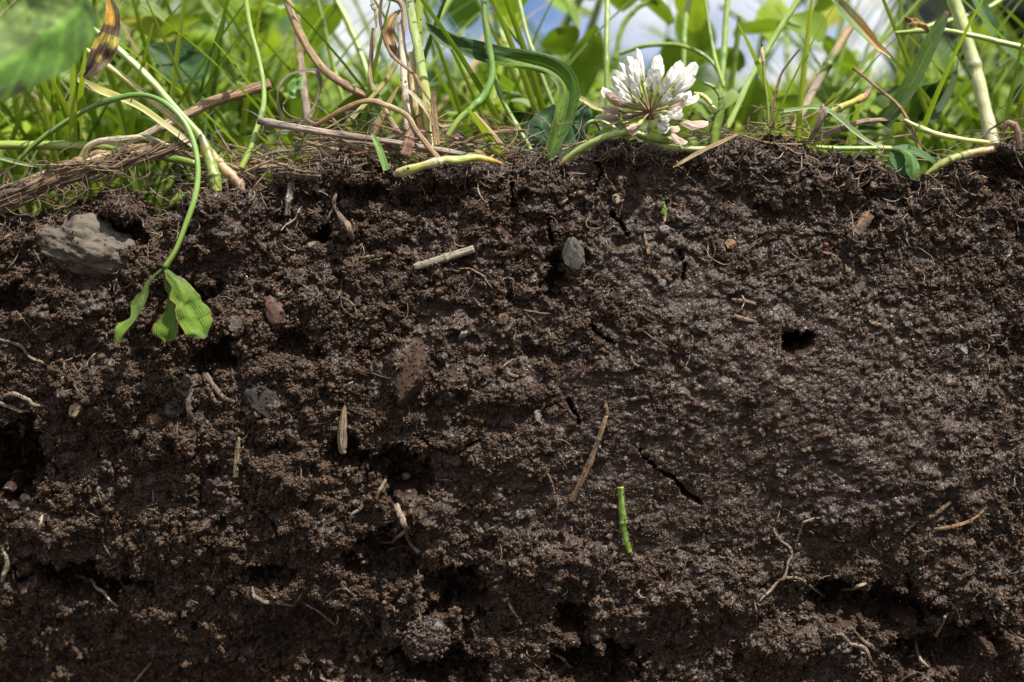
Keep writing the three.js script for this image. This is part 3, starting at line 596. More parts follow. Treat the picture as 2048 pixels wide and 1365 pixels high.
one('dark_leaf', leafMatt, 'dark green toothed leaf half hidden behind the slanting bright stalk', 'leaf', blade([[296, 92, -330, 4], [320, 105, -330, 24], [350, 122, -330, 46], [378, 136, -330, 44], [400, 128, -330, 30], [432, 100, -330, 3]], [[0, G.deep], [1, [0.04, 0.1, 0.03]]], { fold: 0.25, teeth: 0.5, face: [0, 0.3, 0.95], across: 10 }));
one('seedling_leaf', leafSkin, 'small bright green curled leaf below the arched grey ribbon', 'leaf', blade([[604, 150, -160, 3], [596, 165, -160, 12], [590, 178, -158, 15], [586, 190, -158, 10], [580, 196, -158, 2]], [0.14, 0.3, 0.05], { fold: 0.6, wave: 0.15 }));

// the fibrous rhizome with its tuft of root hairs
{
  const o = at(150, 340, 10), t = thing('rhizome', o, 'thick fibrous brown rhizome with a tuft of root hairs at left edge', 'rhizome');
  part('stock', dust(stem([[-30, 418, 0, 26], [20, 396, 4, 24], [70, 370, 8, 23], [120, 348, 10, 22], [170, 332, 10, 21], [230, 320, 6, 20], [300, 304, -6, 15], [345, 296, -16, 9]], [[0, G.dun], [0.3, [0.22, 0.15, 0.09]], [0.55, [0.32, 0.21, 0.11]], [0.75, G.brown], [1, G.dun]], { sides: 22, wobble: 0.25, spots: 0.8, n: 80, ribs: 0.05 }), 160), woodSkin, t, o);
  part('sheath', blade([[150, 330, 26, 6], [178, 318, 28, 12], [205, 308, 26, 13], [240, 306, 20, 12], [290, 300, 12, 4]], [[0, G.bone], [0.5, [0.48, 0.36, 0.2]], [1, G.yellow]], { fold: -0.6, face: [0, 0.5, 0.8] }), drySkin, t, o);
  const rand = rng(77), fine = [];
  for (let k = 0; k < 30; k++) { const x = 130 + 60 * rand(), y = 326 + 16 * rand(), d = rand() < 0.5 ? 1 : -1, l = 40 + 70 * rand(); fine.push(stem([[x, y, 30, 1.3], [x + d * l * 0.4, y - 6 + 14 * rand(), 36 + 10 * rand(), 1.2], [x + d * l * 0.75, y - 8 + 22 * rand(), 34, 1], [x + d * l, y - 12 + 34 * rand(), 28, 0.5]], [G.root, G.straw, G.tan][k % 3], { sides: 5, n: 12 })); }
  for (let k = 0; k < 34; k++) { const f = rand(), x = -20 + 300 * f, y = 408 - 100 * Math.pow(f, 0.8) + 16 * (rand() - 0.3), a = rand() * 6.28, l = 16 + 34 * rand(); fine.push(stem([[x, y, 22, 0.9], [x + l * Math.cos(a), y + l * Math.sin(a), 34, 0.9], [x + l * 1.3 * Math.cos(a + 0.8), y + l * 1.3 * Math.sin(a + 0.8), 32, 0.8], [x + l * 1.5 * Math.cos(a + 1.3), y + l * 1.4 * Math.sin(a + 1.4), 26, 0.5]], G.root, { sides: 4, n: 12 })); }
  for (let k = 0; k < 110; k++) { const f = rand(), x = -30 + 350 * f, y = 414 - 106 * Math.pow(f, 0.8), s = (rand() - 0.5) * (f > 0.7 ? 26 : 48); fine.push(stem([[x, y + s, 32 - Math.abs(s) * 0.7, 1.1], [x + 20 + 20 * rand(), y + s - 12 + 8 * (rand() - 0.5), 36 - Math.abs(s) * 0.6, 1.5], [x + 50 + 40 * rand(), y + s - 20 - 22 * rand(), 32 - Math.abs(s) * 0.5, 0.7]], [G.tan, G.brown, G.straw, G.dun][k % 4], { sides: 5, n: 8 })); }
  tag(part('root_hair', mergeGeometries(fine), drySkin, t, o), null, null, null, 'stuff');
}
// the clover leaf that hangs over the edge
{
  const o = at(328, 535, 80), t = thing('clover_leaf', o, 'green clover leaf hanging upside down on its long stalk over the soil', 'clover leaf');
  part('leaf_stalk', stem([[36, 322, -40, 5], [60, 296, -36, 5], [90, 272, -30, 5.5], [130, 245, -22, 5.5], [180, 216, -10, 5.5], [230, 198, 6, 5.5], [272, 190, 20, 5.5], [310, 196, 32, 5.5], [342, 216, 42, 5.5], [370, 248, 50, 5.5], [386, 282, 56, 5.5], [394, 320, 62, 5.5], [395, 356, 68, 5.5], [388, 400, 76, 5.5], [370, 452, 84, 5], [348, 506, 90, 5], [329, 536, 92, 6]], [[0, G.fresh], [0.5, [0.10, 0.22, 0.03]], [0.7, [0.2, 0.33, 0.06]], [1, G.fresh]], { sides: 12, n: 90 }), greenStem, t, o);
  const leafC = (t, e) => (vnoise(t * 11, e * 4, 23) > 0.72 ? [0.12, 0.1, 0.03] : Math.abs(e) > 0.93 ? [0.25, 0.22, 0.04] : e > 0 ? [0.14, 0.245, 0.022] : [0.105, 0.195, 0.012]);
  part('leaflet', blade([[330, 538, 94, 4], [342, 552, 98, 9, 11], [354, 566, 101, 22, 12], [364, 584, 104, 26, 26], [372, 602, 106, 34, 20], [376, 611, 106, 33, 28], [383, 628, 106, 42, 31], [389, 644, 104, 44, 27], [397, 656, 101, 36, 29], [404, 667, 99, 22, 14], [411, 676, 96, 5, 4]], leafC, { fold: -0.3, face: [0.35, 0.3, 0.9], wave: 0.1, across: 16, n: 60, teeth: 0.05, veins: 0.02 }), leafMatt, t, o);
  part('leaflet', blade([[329, 540, 90, 3], [333, 556, 90, 14, 6], [338, 572, 88, 7, 10], [342, 588, 86, 13, 6], [344, 604, 84, 8, 10], [342, 622, 82, 18, 11], [340, 638, 80, 20, 18], [336, 658, 78, 32, 28], [333, 674, 78, 28, 26], [331, 685, 78, 3, 3]], leafC, { fold: 0.3, face: [-0.3, 0.25, 0.9], wave: 0.1, across: 14, n: 60, teeth: 0.05, veins: 0.02 }), leafMatt, t, o);
  part('leaflet', blade([[327, 536, 92, 2.5], [306, 554, 90, 3], [296, 570, 89, 6], [292, 586, 88, 11, 9], [286, 602, 88, 15, 18], [279, 618, 88, 18, 22], [266, 640, 90, 20, 10], [250, 664, 90, 26, 26], [240, 684, 88, 20, 18], [234, 694, 88, 3]], leafC, { fold: 0.45, face: [-0.3, 0.3, 0.9], twist: 0.6, wave: 0.1, across: 14, n: 60, teeth: 0.05, veins: 0.02 }), leafMatt, t, o);
}
// middle: straw stick, ribbon, tan stalks
one('straw_stick', drySkin, 'long grey straw stick with a blackened end lying along the soil edge', 'stick', stem([[515, 242, 24, 7], [540, 246, 24, 8], [600, 257, 22, 7.5], [680, 270, 18, 7], [780, 284, 14, 6.5], [880, 300, 8, 5.5], [968, 316, 0, 4.5]], [[0, G.black], [0.06, G.dun], [0.14, G.grey], [0.4, [0.34, 0.26, 0.19]], [0.6, [0.26, 0.17, 0.12]], [0.8, [0.4, 0.33, 0.26]], [1, G.grey]], { sides: 11, spots: 0.5, ribs: 0.05 }));
one('dry_ribbon', drySkin, 'grey dry grass ribbon bent into a square arch', 'ribbon', blade([[548, 280, 10, 1], [560, 262, 10, 4], [562, 236, 8, 5], [557, 204, 4, 5], [560, 172, -2, 5], [576, 152, -8, 5], [606, 143, -14, 5], [632, 144, -18, 6], [642, 160, -18, 6], [640, 186, -16, 5], [626, 218, -12, 4], [598, 250, -10, 2]], [[0, G.bone], [0.1, G.grey], [0.5, [0.26, 0.21, 0.19]], [0.8, [0.22, 0.16, 0.13]], [1, G.grey]], { fold: 0.3, face: [-0.8, 0.3, 0.6], n: 60, spots: 0.4 }));
one('dry_stalk', drySkin, 'long brown dry stalk sweeping down from the top edge, left of centre', 'stalk', stem([[568, -12, -150, 8], [588, 40, -150, 8], [612, 90, -150, 8], [642, 134, -150, 8], [674, 160, -150, 8], [712, 182, -150, 8], [756, 202, -150, 7]], [[0, G.straw], [0.5, [0.38, 0.24, 0.13]], [1, [0.26, 0.13, 0.06]]], { sides: 12 }));
one('dry_stalk', drySkin, 'brownish upright dry stalk behind the grey ribbon', 'stalk', stem([[594, 30, -300, 7], [598, 100, -300, 8], [606, 170, -290, 8], [616, 240, -280, 8]], [[0, G.tan], [1, [0.4, 0.32, 0.26]]]));
one('dry_stalk', drySkin, 'orange tan stalk arching low over the straw stick', 'stalk', stem([[628, 252, 0, 4], [656, 236, 6, 5], [688, 218, 12, 5.5], [720, 205, 18, 5.5], [740, 202, 20, 5.5], [775, 212, 22, 5.5], [812, 230, 26, 5.5], [832, 260, 30, 5.5], [854, 290, 32, 6], [878, 318, 32, 6]], [[0, G.rust], [0.3, [0.42, 0.26, 0.1]], [0.6, G.straw], [1, G.tan]], { spots: 0.4 }));
one('dry_stalk', drySkin, 'pale tan stalk with a broken top standing against the white sky', 'stalk', stem([[747, 56, -60, 4], [745, 76, -60, 5], [742, 118, -60, 5], [740, 156, -58, 5], [750, 184, -56, 5], [772, 224, -52, 5], [798, 266, -48, 5]], [[0, G.orange], [0.08, G.straw], [0.5, [0.4, 0.33, 0.14]], [1, G.straw]]));
one('seed_stalk', drySkin, 'thin straw seed spike catching the light above the broken stalk', 'seed spike', stem([[744, -12, -80, 3], [745, 6, -80, 4.5], [750, 18, -80, 5], [752, 34, -80, 4], [752, 56, -80, 1]], [[0, G.bone], [1, G.pale]], { wobble: 0.4 }));
one('dry_stalk', drySkin, 'straw coloured stalk crossing the broken one and rising to the right', 'stalk', stem([[702, 238, -20, 5], [714, 226, -24, 5], [740, 198, -36, 5], [768, 166, -48, 5], [790, 128, -60, 5], [802, 88, -70, 5], [807, 40, -80, 5], [800, 6, -86, 5], [770, -4, -90, 3]], [[0, G.pale], [0.3, G.yellow], [0.6, G.straw], [1, G.brown]]));
one('brown_tendril', drySkin, 'thin wavy brown tendril winding down beside the straw bundle', 'tendril', stem([[764, -10, -30, 3.5], [760, 36, -30, 3.5], [768, 72, -28, 3.5], [782, 108, -24, 3.5], [806, 130, -20, 3.5], [830, 152, -14, 3.5], [846, 180, -8, 3], [864, 208, -4, 2]], [[0, G.brown], [0.6, G.tan], [1, [0.42, 0.27, 0.1]]]));
one('withered_leaf', drySkin, 'curled orange brown dry leaf hanging left of the straw bundle', 'leaf', blade([[800, 20, -90, 3], [786, 34, -90, 9], [776, 60, -90, 13], [780, 86, -92, 12], [794, 108, -94, 6], [800, 124, -96, 2]], [[0, [0.5, 0.36, 0.16]], [0.5, [0.36, 0.2, 0.07]], [1, G.brown]], { fold: -0.5, curl: 0.3, wave: 0.15 }));
const bundle = [['pale green stalk at the front of the straw bundle', [[818, -10, -40, 9], [826, 50, -38, 9], [838, 110, -34, 10], [848, 170, -30, 10], [858, 240, -24, 10], [866, 296, -18, 9]], [[0, [0.26, 0.34, 0.12]], [0.5, [0.28, 0.36, 0.11]], [0.8, G.yellow], [1, G.pale]]], ['cream coloured split stalk left in the straw bundle', [[800, 40, -56, 6], [806, 110, -54, 8], [812, 180, -50, 9], [816, 262, -44, 9]], [[0, G.grey], [0.4, G.bone], [1, [0.42, 0.34, 0.22]]]], ['yellow straw stalk in the middle of the straw bundle', [[822, 104, -46, 5], [826, 150, -44, 8], [834, 210, -40, 9], [850, 276, -34, 9]], [[0, G.straw], [0.6, [0.46, 0.4, 0.16]], [1, G.orange]]], ['green sheathed stalk at the back of the straw bundle', [[840, -10, -90, 8], [836, 70, -86, 8], [832, 150, -80, 8], [830, 250, -70, 8]], [[0, G.light], [1, G.olive]]]];
for (const [label, pts, c] of bundle) one('bundle_stalk', softStem, label, 'stalk', stem(pts, c, { sides: 12, flat: 0.6 }));
one('dry_grass', drySkin, 'pale pointed dry blade slanting across the foot of the straw bundle', 'blade', blade([[800, 168, 6, 1], [816, 182, 8, 4], [834, 200, 10, 6], [852, 222, 12, 6], [866, 250, 12, 3]], [[0, G.brown], [0.2, G.bone], [0.7, G.straw], [1, G.tan]], { fold: 0.4, face: [0.3, 0.6, 0.7] }));
one('dry_stub', drySkin, 'upright brown broken stub right of the straw bundle', 'stub', stem([[868, 184, 0, 4], [867, 196, 0, 5.5], [869, 240, 4, 6.5], [874, 292, 8, 7]], [[0, G.dun], [0.15, G.brown], [1, G.tan]], { sides: 8, flat: 0.6, wobble: 0.2 }));
one('sheath_stub', drySkin, 'short reddish brown leaf sheath standing at the soil edge', 'stub', stem([[826, 256, 26, 8], [822, 272, 28, 11], [816, 292, 30, 12], [810, 312, 30, 12]], [[0, G.brown], [0.4, [0.3, 0.15, 0.09]], [1, [0.24, 0.12, 0.07]]], { sides: 10, flat: 0.5 }));
one('dead_grass', drySkin, 'wide dark brown dead blade lying right of the straw bundle', 'blade', blade([[860, 236, -60, 5], [892, 256, -56, 9], [930, 280, -46, 10], [975, 314, -30, 5]], [[0, G.rust], [0.4, [0.12, 0.06, 0.045]], [1, G.tan]], { fold: -0.3, face: [0.1, 0.8, 0.5] }));
one('grass_leaf', leafSkin, 'short cut bright green blade with a notched end on the soil rim', 'blade', blade([[744, 268, 34, 3], [752, 284, 38, 6], [761, 306, 42, 7], [768, 326, 46, 7], [772, 341, 48, 6]], [0.16, 0.32, 0.03], { fold: 0.35 }));
one('green_rhizome', softStem, 'pale green creeping rhizome lying on the soil left of centre', 'rhizome', stem([[788, 350, 30, 5], [798, 346, 34, 9], [816, 340, 38, 11], [846, 332, 40, 9], [872, 325, 42, 10], [888, 321, 42, 8], [915, 320, 40, 9], [955, 316, 34, 7], [980, 320, 28, 6], [1004, 327, 20, 2]], [[0, G.grey], [0.12, [0.32, 0.3, 0.12]], [0.3, [0.3, 0.33, 0.07]], [0.45, [0.5, 0.45, 0.25]], [0.7, [0.24, 0.3, 0.06]], [1, G.orange]], { sides: 12, spots: 0.5 }));
one('grass_shoot', greenStem, 'strong green stem hooking down to the soil left of the broad blade', 'grass stem', stem([[966, -12, -20, 6], [969, 30, -20, 6.5], [977, 85, -18, 7], [984, 130, -16, 7], [982, 162, -14, 7], [968, 192, -12, 7], [942, 218, -8, 6.5], [918, 240, -4, 6], [894, 274, 0, 6]], [[0, G.fresh], [0.6, [0.12, 0.26, 0.04]], [1, G.light]], { sides: 12, n: 60 }));
one('broad_leaf', leafMatt, 'broad dark green blade that folds over and drops to the soil', 'blade', blade([[852, 46, -60, 2], [862, 58, -58, 9], [885, 76, -56, 15], [920, 92, -50, 17], [965, 106, -44, 19], [1010, 116, -34, 19], [1060, 124, -24, 20], [1100, 136, -14, 21], [1126, 156, -6, 22], [1137, 188, 0, 22], [1132, 222, 4, 21], [1122, 256, 6, 18], [1108, 290, 8, 14], [1098, 320, 8, 11]], (t, e) => (t < 0.03 ? G.brown : Math.abs(e) > 0.9 ? [0.13, 0.2, 0.03] : e > 0.15 && t > 0.35 ? [0.11, 0.19, 0.015] : t < 0.4 ? [0.04, 0.095, 0.02] : [0.06, 0.13, 0.01]), { fold: 0.85, curl: -0.3, face: [0.3, 0.2, 0.95], n: 90, across: 20, wave: 0.15, spots: 0.7, veins: 0.1, twist: 0.35 }));
one('grass_shoot', greenStem, 'curved green stem running behind the foot of the broad folded blade', 'grass stem', stem([[984, 130, -60, 4], [992, 165, -58, 5], [1008, 206, -54, 5.5], [1030, 246, -48, 5.5], [1054, 286, -40, 5], [1070, 318, -34, 5]], G.fresh));
for (const [label, pts, ww] of [['dark green crinkled leaf behind the foot of the broad blade', [[1110, 210, -120, 4], [1090, 240, -116, 22], [1070, 275, -110, 30], [1052, 312, -100, 22], [1040, 330, -96, 6]]], ['dark green leaf between the broad blade and the clover flower', [[1176, 205, -120, 4], [1164, 232, -118, 22], [1146, 266, -112, 28], [1130, 300, -104, 18], [1122, 318, -100, 4]]]]) one('dark_leaf', leafMatt, label, 'leaf', blade(pts, [0.03, 0.085, 0.03], { fold: 0.25, wave: 0.15, face: [0.2, 0.2, 0.95], spots: 0.5 }));
// right of the flower
one('grass_stub', softStem, 'dark green cut stalk with a hooked tip beside the clover flower', 'stalk', stem([[1408, 166, 10, 3.5], [1424, 172, 10, 4], [1438, 188, 8, 5], [1444, 208, 6, 7], [1440, 232, 4, 10], [1432, 264, 4, 10], [1428, 292, 4, 9]], [[0, G.black], [0.15, [0.13, 0.16, 0.03]], [0.5, [0.09, 0.15, 0.02]], [1, G.fresh]], { spots: 0.5, flat: 0.6 }));
one('grass_shoot', greenStem, 'pale arched stem joining the hooked stalk from the flower', 'grass stem', stem([[1388, 188, -30, 5], [1406, 192, -24, 5], [1422, 208, -16, 5], [1432, 228, -8, 5]], G.yellow));
one('grass_stub', softStem, 'tiny upright cut green stub in front of the clover flower', 'stub', stem([[1242, 222, 46, 3.5], [1241, 240, 46, 4], [1242, 264, 44, 4]], [[0, G.brown], [0.1, G.fresh], [1, G.fresh]]));
one('stolon', greenStem, 'glossy green stolon arching over the soil under the clover flower', 'stolon', stem([[1120, 330, 16, 3], [1130, 321, 20, 6], [1150, 306, 26, 6.5], [1180, 288, 34, 7], [1210, 274, 40, 7], [1240, 266, 44, 7], [1272, 266, 44, 7], [1302, 274, 40, 7], [1330, 280, 30, 7], [1352, 276, 20, 6]], [[0, G.tan], [0.15, [0.26, 0.3, 0.07]], [0.5, [0.26, 0.36, 0.09]], [1, G.light]], { sides: 12 }));
one('stolon', greenStem, 'thin pale stolon with a white glare touching the soil right of the flower', 'stolon', stem([[1276, 272, 20, 4], [1300, 282, 24, 4.5], [1330, 292, 26, 5], [1362, 296, 26, 5], [1396, 298, 22, 5], [1420, 296, 14, 4]], [[0, G.fresh], [0.5, [0.32, 0.4, 0.14]], [1, G.light]]));
one('grass_shoot', greenStem, 'thin green stem arching left under the clover flower', 'grass stem', stem([[1172, 250, 30, 3], [1182, 243, 34, 3.5], [1202, 242, 38, 3.5], [1224, 252, 40, 3.5], [1250, 266, 40, 3.5]], [0.26, 0.36, 0.08]));
one('brown_tendril', drySkin, 'small brown shrivelled tendril left of the stolon under the flower', 'tendril', stem([[1200, 262, 30, 2], [1192, 248, 32, 2.5], [1176, 246, 32, 2.5], [1167, 258, 32, 2.5], [1172, 274, 30, 2.5], [1184, 286, 28, 2.5]], G.brown));
one('yellow_grass', leafSkin, 'yellow green blade half hidden left behind the clover flower', 'blade', blade([[1142, 190, -90, 3], [1166, 200, -88, 6], [1190, 214, -84, 7], [1220, 222, -80, 5]], G.yellow, { fold: 0.4 }));
one('dry_grass', drySkin, 'flat tan dead blade lying on the soil right of the flower', 'blade', blade([[1346, 334, 34, 2], [1366, 322, 36, 5], [1396, 304, 36, 6], [1430, 288, 34, 6], [1476, 268, 26, 3]], [[0, G.straw], [0.5, [0.4, 0.28, 0.15]], [1, G.tan]], { fold: -0.3, face: [-0.2, 0.7, 0.7], spots: 0.4 }));
one('thin_stub', softStem, 'thin upright stalk with a broken straw tip right of the flower', 'stalk', stem([[1523, 90, 0, 3], [1524, 104, 0, 4], [1528, 128, 0, 3.5], [1529, 160, 0, 3], [1535, 200, 0, 3.2], [1538, 252, 0, 3.5]], [[0, G.bone], [0.3, G.straw], [0.45, G.light], [1, G.fresh]]));
one('brown_tendril', drySkin, 'thin brown twig curving up beside the broken straw tipped stalk', 'twig', stem([[1600, 98, -10, 2.5], [1582, 120, -10, 2.5], [1564, 146, -8, 2.5], [1554, 178, -4, 3], [1546, 214, 0, 3], [1540, 256, 4, 3]], [[0, G.dun], [1, G.brown]]));
one('brown_tendril', drySkin, 'brown hair-thin loop arching at the foot of the twig right of the flower', 'tendril', stem([[1496, 262, -30, 2], [1498, 238, -30, 2], [1516, 220, -30, 2], [1545, 214, -28, 2], [1562, 222, -26, 1.5]], G.brown));
one('sheathed_stalk', softStem, 'blurred tan stalk with a torn green sheath, leaning right', 'stalk', stem([[1712, 40, -190, 7], [1684, 82, -190, 8], [1660, 124, -186, 9], [1636, 166, -180, 8], [1604, 226, -170, 8], [1586, 262, -165, 7]], [[0, G.tan], [0.25, G.straw], [0.35, [0.1, 0.14, 0.02]], [0.5, [0.12, 0.17, 0.02]], [0.56, G.grey], [1, G.straw]]));
one('folded_leaf', leafSkin, 'folded blade fading from green to brown, pointing down at the upper right', 'blade', blade([[1668, -6, 30, 8], [1690, 22, 32, 13], [1714, 48, 34, 14], [1738, 74, 34, 11], [1758, 96, 34, 6], [1774, 108, 34, 3], [1782, 116, 34, 1]], (t, e) => (t > 0.9 ? G.bone : e < 0.1 ? [mix(0.2, 0.46, smooth(0.1, 0.6, t)), mix(0.2, 0.26, t), 0.06] : [mix(0.09, 0.46, smooth(0.35, 0.75, t)), mix(0.2, 0.27, t), 0.03]), { fold: 0.5, face: [-0.35, 0.5, 0.8], across: 10 }));
one('cut_leaf', leafMatt, 'upright dark green blade with a torn brown top at the right', 'blade', blade([[1896, 22, 10, 4], [1884, 46, 10, 12], [1866, 82, 8, 16], [1846, 124, 6, 17], [1822, 170, 0, 17], [1796, 214, -10, 16], [1770, 252, -20, 14]], [[0, G.tan], [0.06, [0.14, 0.1, 0.03]], [0.14, [0.07, 0.13, 0.015]], [0.6, [0.08, 0.16, 0.015]], [1, [0.05, 0.11, 0.015]]], { fold: 0.3, face: [-0.5, 0.2, 0.85], across: 10 }));
one('brown_tendril', drySkin, 'long thin brown twig slanting down across the right-hand grass', 'twig', stem([[1706, 136, 0, 3], [1722, 148, 0, 3], [1756, 176, 0, 3], [1790, 204, 0, 3.5], [1812, 232, 0, 3.5], [1824, 258, 2, 3.5], [1842, 304, 4, 4]], [[0, G.rust], [0.4, [0.36, 0.22, 0.08]], [1, G.tan]]));
one('withered_leaf', drySkin, 'small crumpled orange brown leaf hanging on a thread at the right', 'leaf', blade([[1810, 34, -50, 4], [1824, 40, -50, 7], [1842, 46, -50, 8], [1856, 56, -50, 6], [1862, 70, -50, 2]], [[0, G.rust], [0.5, [0.36, 0.2, 0.03]], [1, G.brown]], { fold: -0.7, wave: 0.3 }));
one('yellow_stub', softStem, 'yellow stalk stub with a shrivelled brown tip at the right soil edge', 'stub', stem([[1742, 172, 20, 2], [1736, 186, 20, 6], [1726, 196, 20, 8], [1712, 202, 20, 7], [1690, 212, 18, 7], [1664, 224, 14, 7], [1640, 236, 8, 7]], [[0, G.dun], [0.2, [0.25, 0.15, 0.1]], [0.34, [0.42, 0.28, 0.08]], [0.6, G.yellow], [1, [0.26, 0.32, 0.06]]]));
one('grass_leaf', leafSkin, 'long bent green ribbon blade lying over the soil at the right', 'blade', blade([[1560, 224, 20, 6], [1596, 219, 22, 7], [1630, 215, 24, 7], [1656, 222, 26, 7], [1684, 242, 26, 8], [1712, 266, 24, 8], [1744, 288, 20, 7], [1790, 298, 14, 3]], [[0, G.fresh], [0.4, [0.1, 0.2, 0.03]], [0.6, [0.09, 0.16, 0.02]], [1, G.light]], { fold: 0.3, face: [0, 0.75, 0.65] }));
one('dead_grass', drySkin, 'dark brown dead strip folded over the bent green blade', 'strip', blade([[1646, 208, 34, 5], [1648, 222, 38, 9], [1644, 240, 40, 9], [1632, 262, 36, 7], [1618, 284, 30, 3]], [[0, G.grey], [0.3, [0.16, 0.11, 0.08]], [1, [0.1, 0.065, 0.045]]], { fold: -0.4, face: [0.4, 0.3, 0.8], wave: 0.15 }));
one('dry_stalk', drySkin, 'pinkish tan dry stalk lying flat behind the bent green blade', 'stalk', stem([[1630, 278, -10, 5], [1670, 262, -12, 6], [1716, 246, -14, 5.5], [1760, 240, -16, 4.5], [1806, 242, -18, 2.5]], [[0, [0.34, 0.24, 0.18]], [1, [0.4, 0.26, 0.17]]]));
one('grass_shoot', greenStem, 'pale green stem with white glare running right over the soil to the edge', 'grass stem', stem([[1808, 240, 10, 4], [1828, 250, 12, 5], [1850, 260, 14, 6], [1880, 270, 14, 5.5], [1920, 278, 12, 5], [1980, 286, 6, 5]], [[0, G.light], [0.5, [0.4, 0.42, 0.12]], [1, G.yellow]]));
one('silver_culm', greenStem, 'very wide pale stalk glaring white, blurred, standing at the far right', 'stalk', stem([[1902, -14, -230, 13], [1918, 30, -230, 13], [1936, 84, -226, 13], [1952, 140, -220, 13], [1964, 192, -214, 13], [1976, 240, -208, 14], [1986, 292, -200, 14]], [[0, [0.3, 0.38, 0.12]], [0.5, [0.42, 0.44, 0.2]], [1, [0.5, 0.48, 0.28]]], { sides: 14, wobble: 0.12 }));
one('grass_shoot', greenStem, 'light green stem crossing the torn topped blade, leaving at the right edge', 'grass stem', stem([[1790, 66, -140, 4], [1850, 62, -130, 5], [1896, 62, -120, 5.5], [1950, 72, -112, 5.5], [2000, 84, -108, 6], [2062, 98, -104, 6]], [[0, G.light], [1, [0.28, 0.36, 0.08]]]));
one('wide_leaf', leafMatt, 'wide blue green blade, blurred, slanting to the right edge', 'blade', blade([[1948, -14, -330, 14], [1976, 40, -330, 15], [2004, 84, -330, 13], [2060, 136, -330, 10]], [0.07, 0.15, 0.04], { fold: 0.4 }));
one('grass_leaf', leafSkin, 'narrow dark blade standing upright before the white sky gap at far right', 'blade', blade([[1916, 124, -200, 1], [1908, 160, -200, 6], [1890, 200, -196, 8], [1860, 246, -190, 8]], G.dark, { fold: 0.4 }));
{ // low plant with folded leaves on the right soil rim
  const o = at(1784, 298, 20), t = thing('creeping_clover', o, 'small green creeping plant with folded leaflets in the dip at right', 'plant');
  part('runner', stem([[1632, 294, 22, 4], [1668, 297, 24, 5], [1720, 297, 26, 5], [1784, 297, 26, 5.5]], [[0, G.light], [0.5, [0.14, 0.3, 0.04]], [1, G.light]]), greenStem, t, o);
  part('leaflet', blade([[1784, 297, 26, 4], [1810, 300, 24, 12], [1838, 310, 20, 14], [1862, 322, 16, 10], [1874, 332, 12, 2]], [0.05, 0.14, 0.02], { fold: 0.4, face: [0, 0.7, 0.7] }), leafMatt, t, o);
  part('leaflet', blade([[1798, 296, 34, 3], [1818, 306, 40, 10], [1828, 326, 44, 16], [1828, 344, 44, 14], [1826, 360, 42, 3]], [0.11, 0.24, 0.05], { fold: -0.5, face: [0.2, 0.4, 0.9] }), leafMatt, t, o);
  part('leaflet', blade([[1784, 299, 26, 3], [1792, 316, 26, 14], [1804, 336, 22, 14], [1812, 352, 18, 3]], [0.06, 0.16, 0.04], { fold: 0.3, face: [-0.2, 0.4, 0.9] }), leafMatt, t, o);
}
one('green_rhizome', softStem, 'olive green creeping stem lying in the soil dip at far right', 'rhizome', stem([[1852, 350, 16, 5], [1880, 330, 18, 8], [1910, 316, 18, 8], [1944, 306, 14, 8], [1990, 298, 6, 7]], [[0, G.olive], [0.5, [0.24, 0.27, 0.07]], [1, G.tan]], { spots: 0.4 }));
one('brown_root', drySkin, 'thick brown looped root on the soil rim at the far right', 'root', stem([[2004, 270, 24, 4], [2016, 246, 28, 6], [2030, 252, 30, 7], [2038, 276, 30, 7], [2040, 300, 28, 6]], [G.brown, [0.28, 0.14, 0.08], G.dun].map((c, k) => [k / 2, c])));

// single straws in the tangle on the left half of the rim
{
  const rand = rng(1717);
  for (let k = 0; k < 22; k++) {
    const x = 390 + 600 * rand(), e = edge(x), y = e - 8 - 52 * rand(), a = (rand() - 0.5) * 1.0, l = 50 + 75 * rand(), w = 2.2 + 2.4 * rand(), z = 4 - 70 * rand(), tone = [G.straw, G.tan, [0.36, 0.26, 0.15], G.rust, G.grey][k % 5], bow = 18 * (rand() - 0.5);
    one('dead_straw', drySkin, 'tan dead straw lying in the tangle on the left half of the soil edge', 'straw', stem([[x - l * Math.cos(a), y + l * Math.sin(a), z, w * 0.8], [x - l * 0.3 * Math.cos(a), y + bow + l * 0.3 * Math.sin(a), z + 5, w], [x + l * 0.4 * Math.cos(a), y + bow - l * 0.4 * Math.sin(a), z + 5, w], [x + l * Math.cos(a), y - l * Math.sin(a) + 8, z - 8, w * 0.5]], [[0, tone.map((q) => q * 0.5)], [0.2, tone], [0.8, tone], [1, tone.map((q) => q * 0.6)]], { sides: 8, spots: 0.5, flat: 0.7 }), 'dead straws on the soil edge');
  }
}

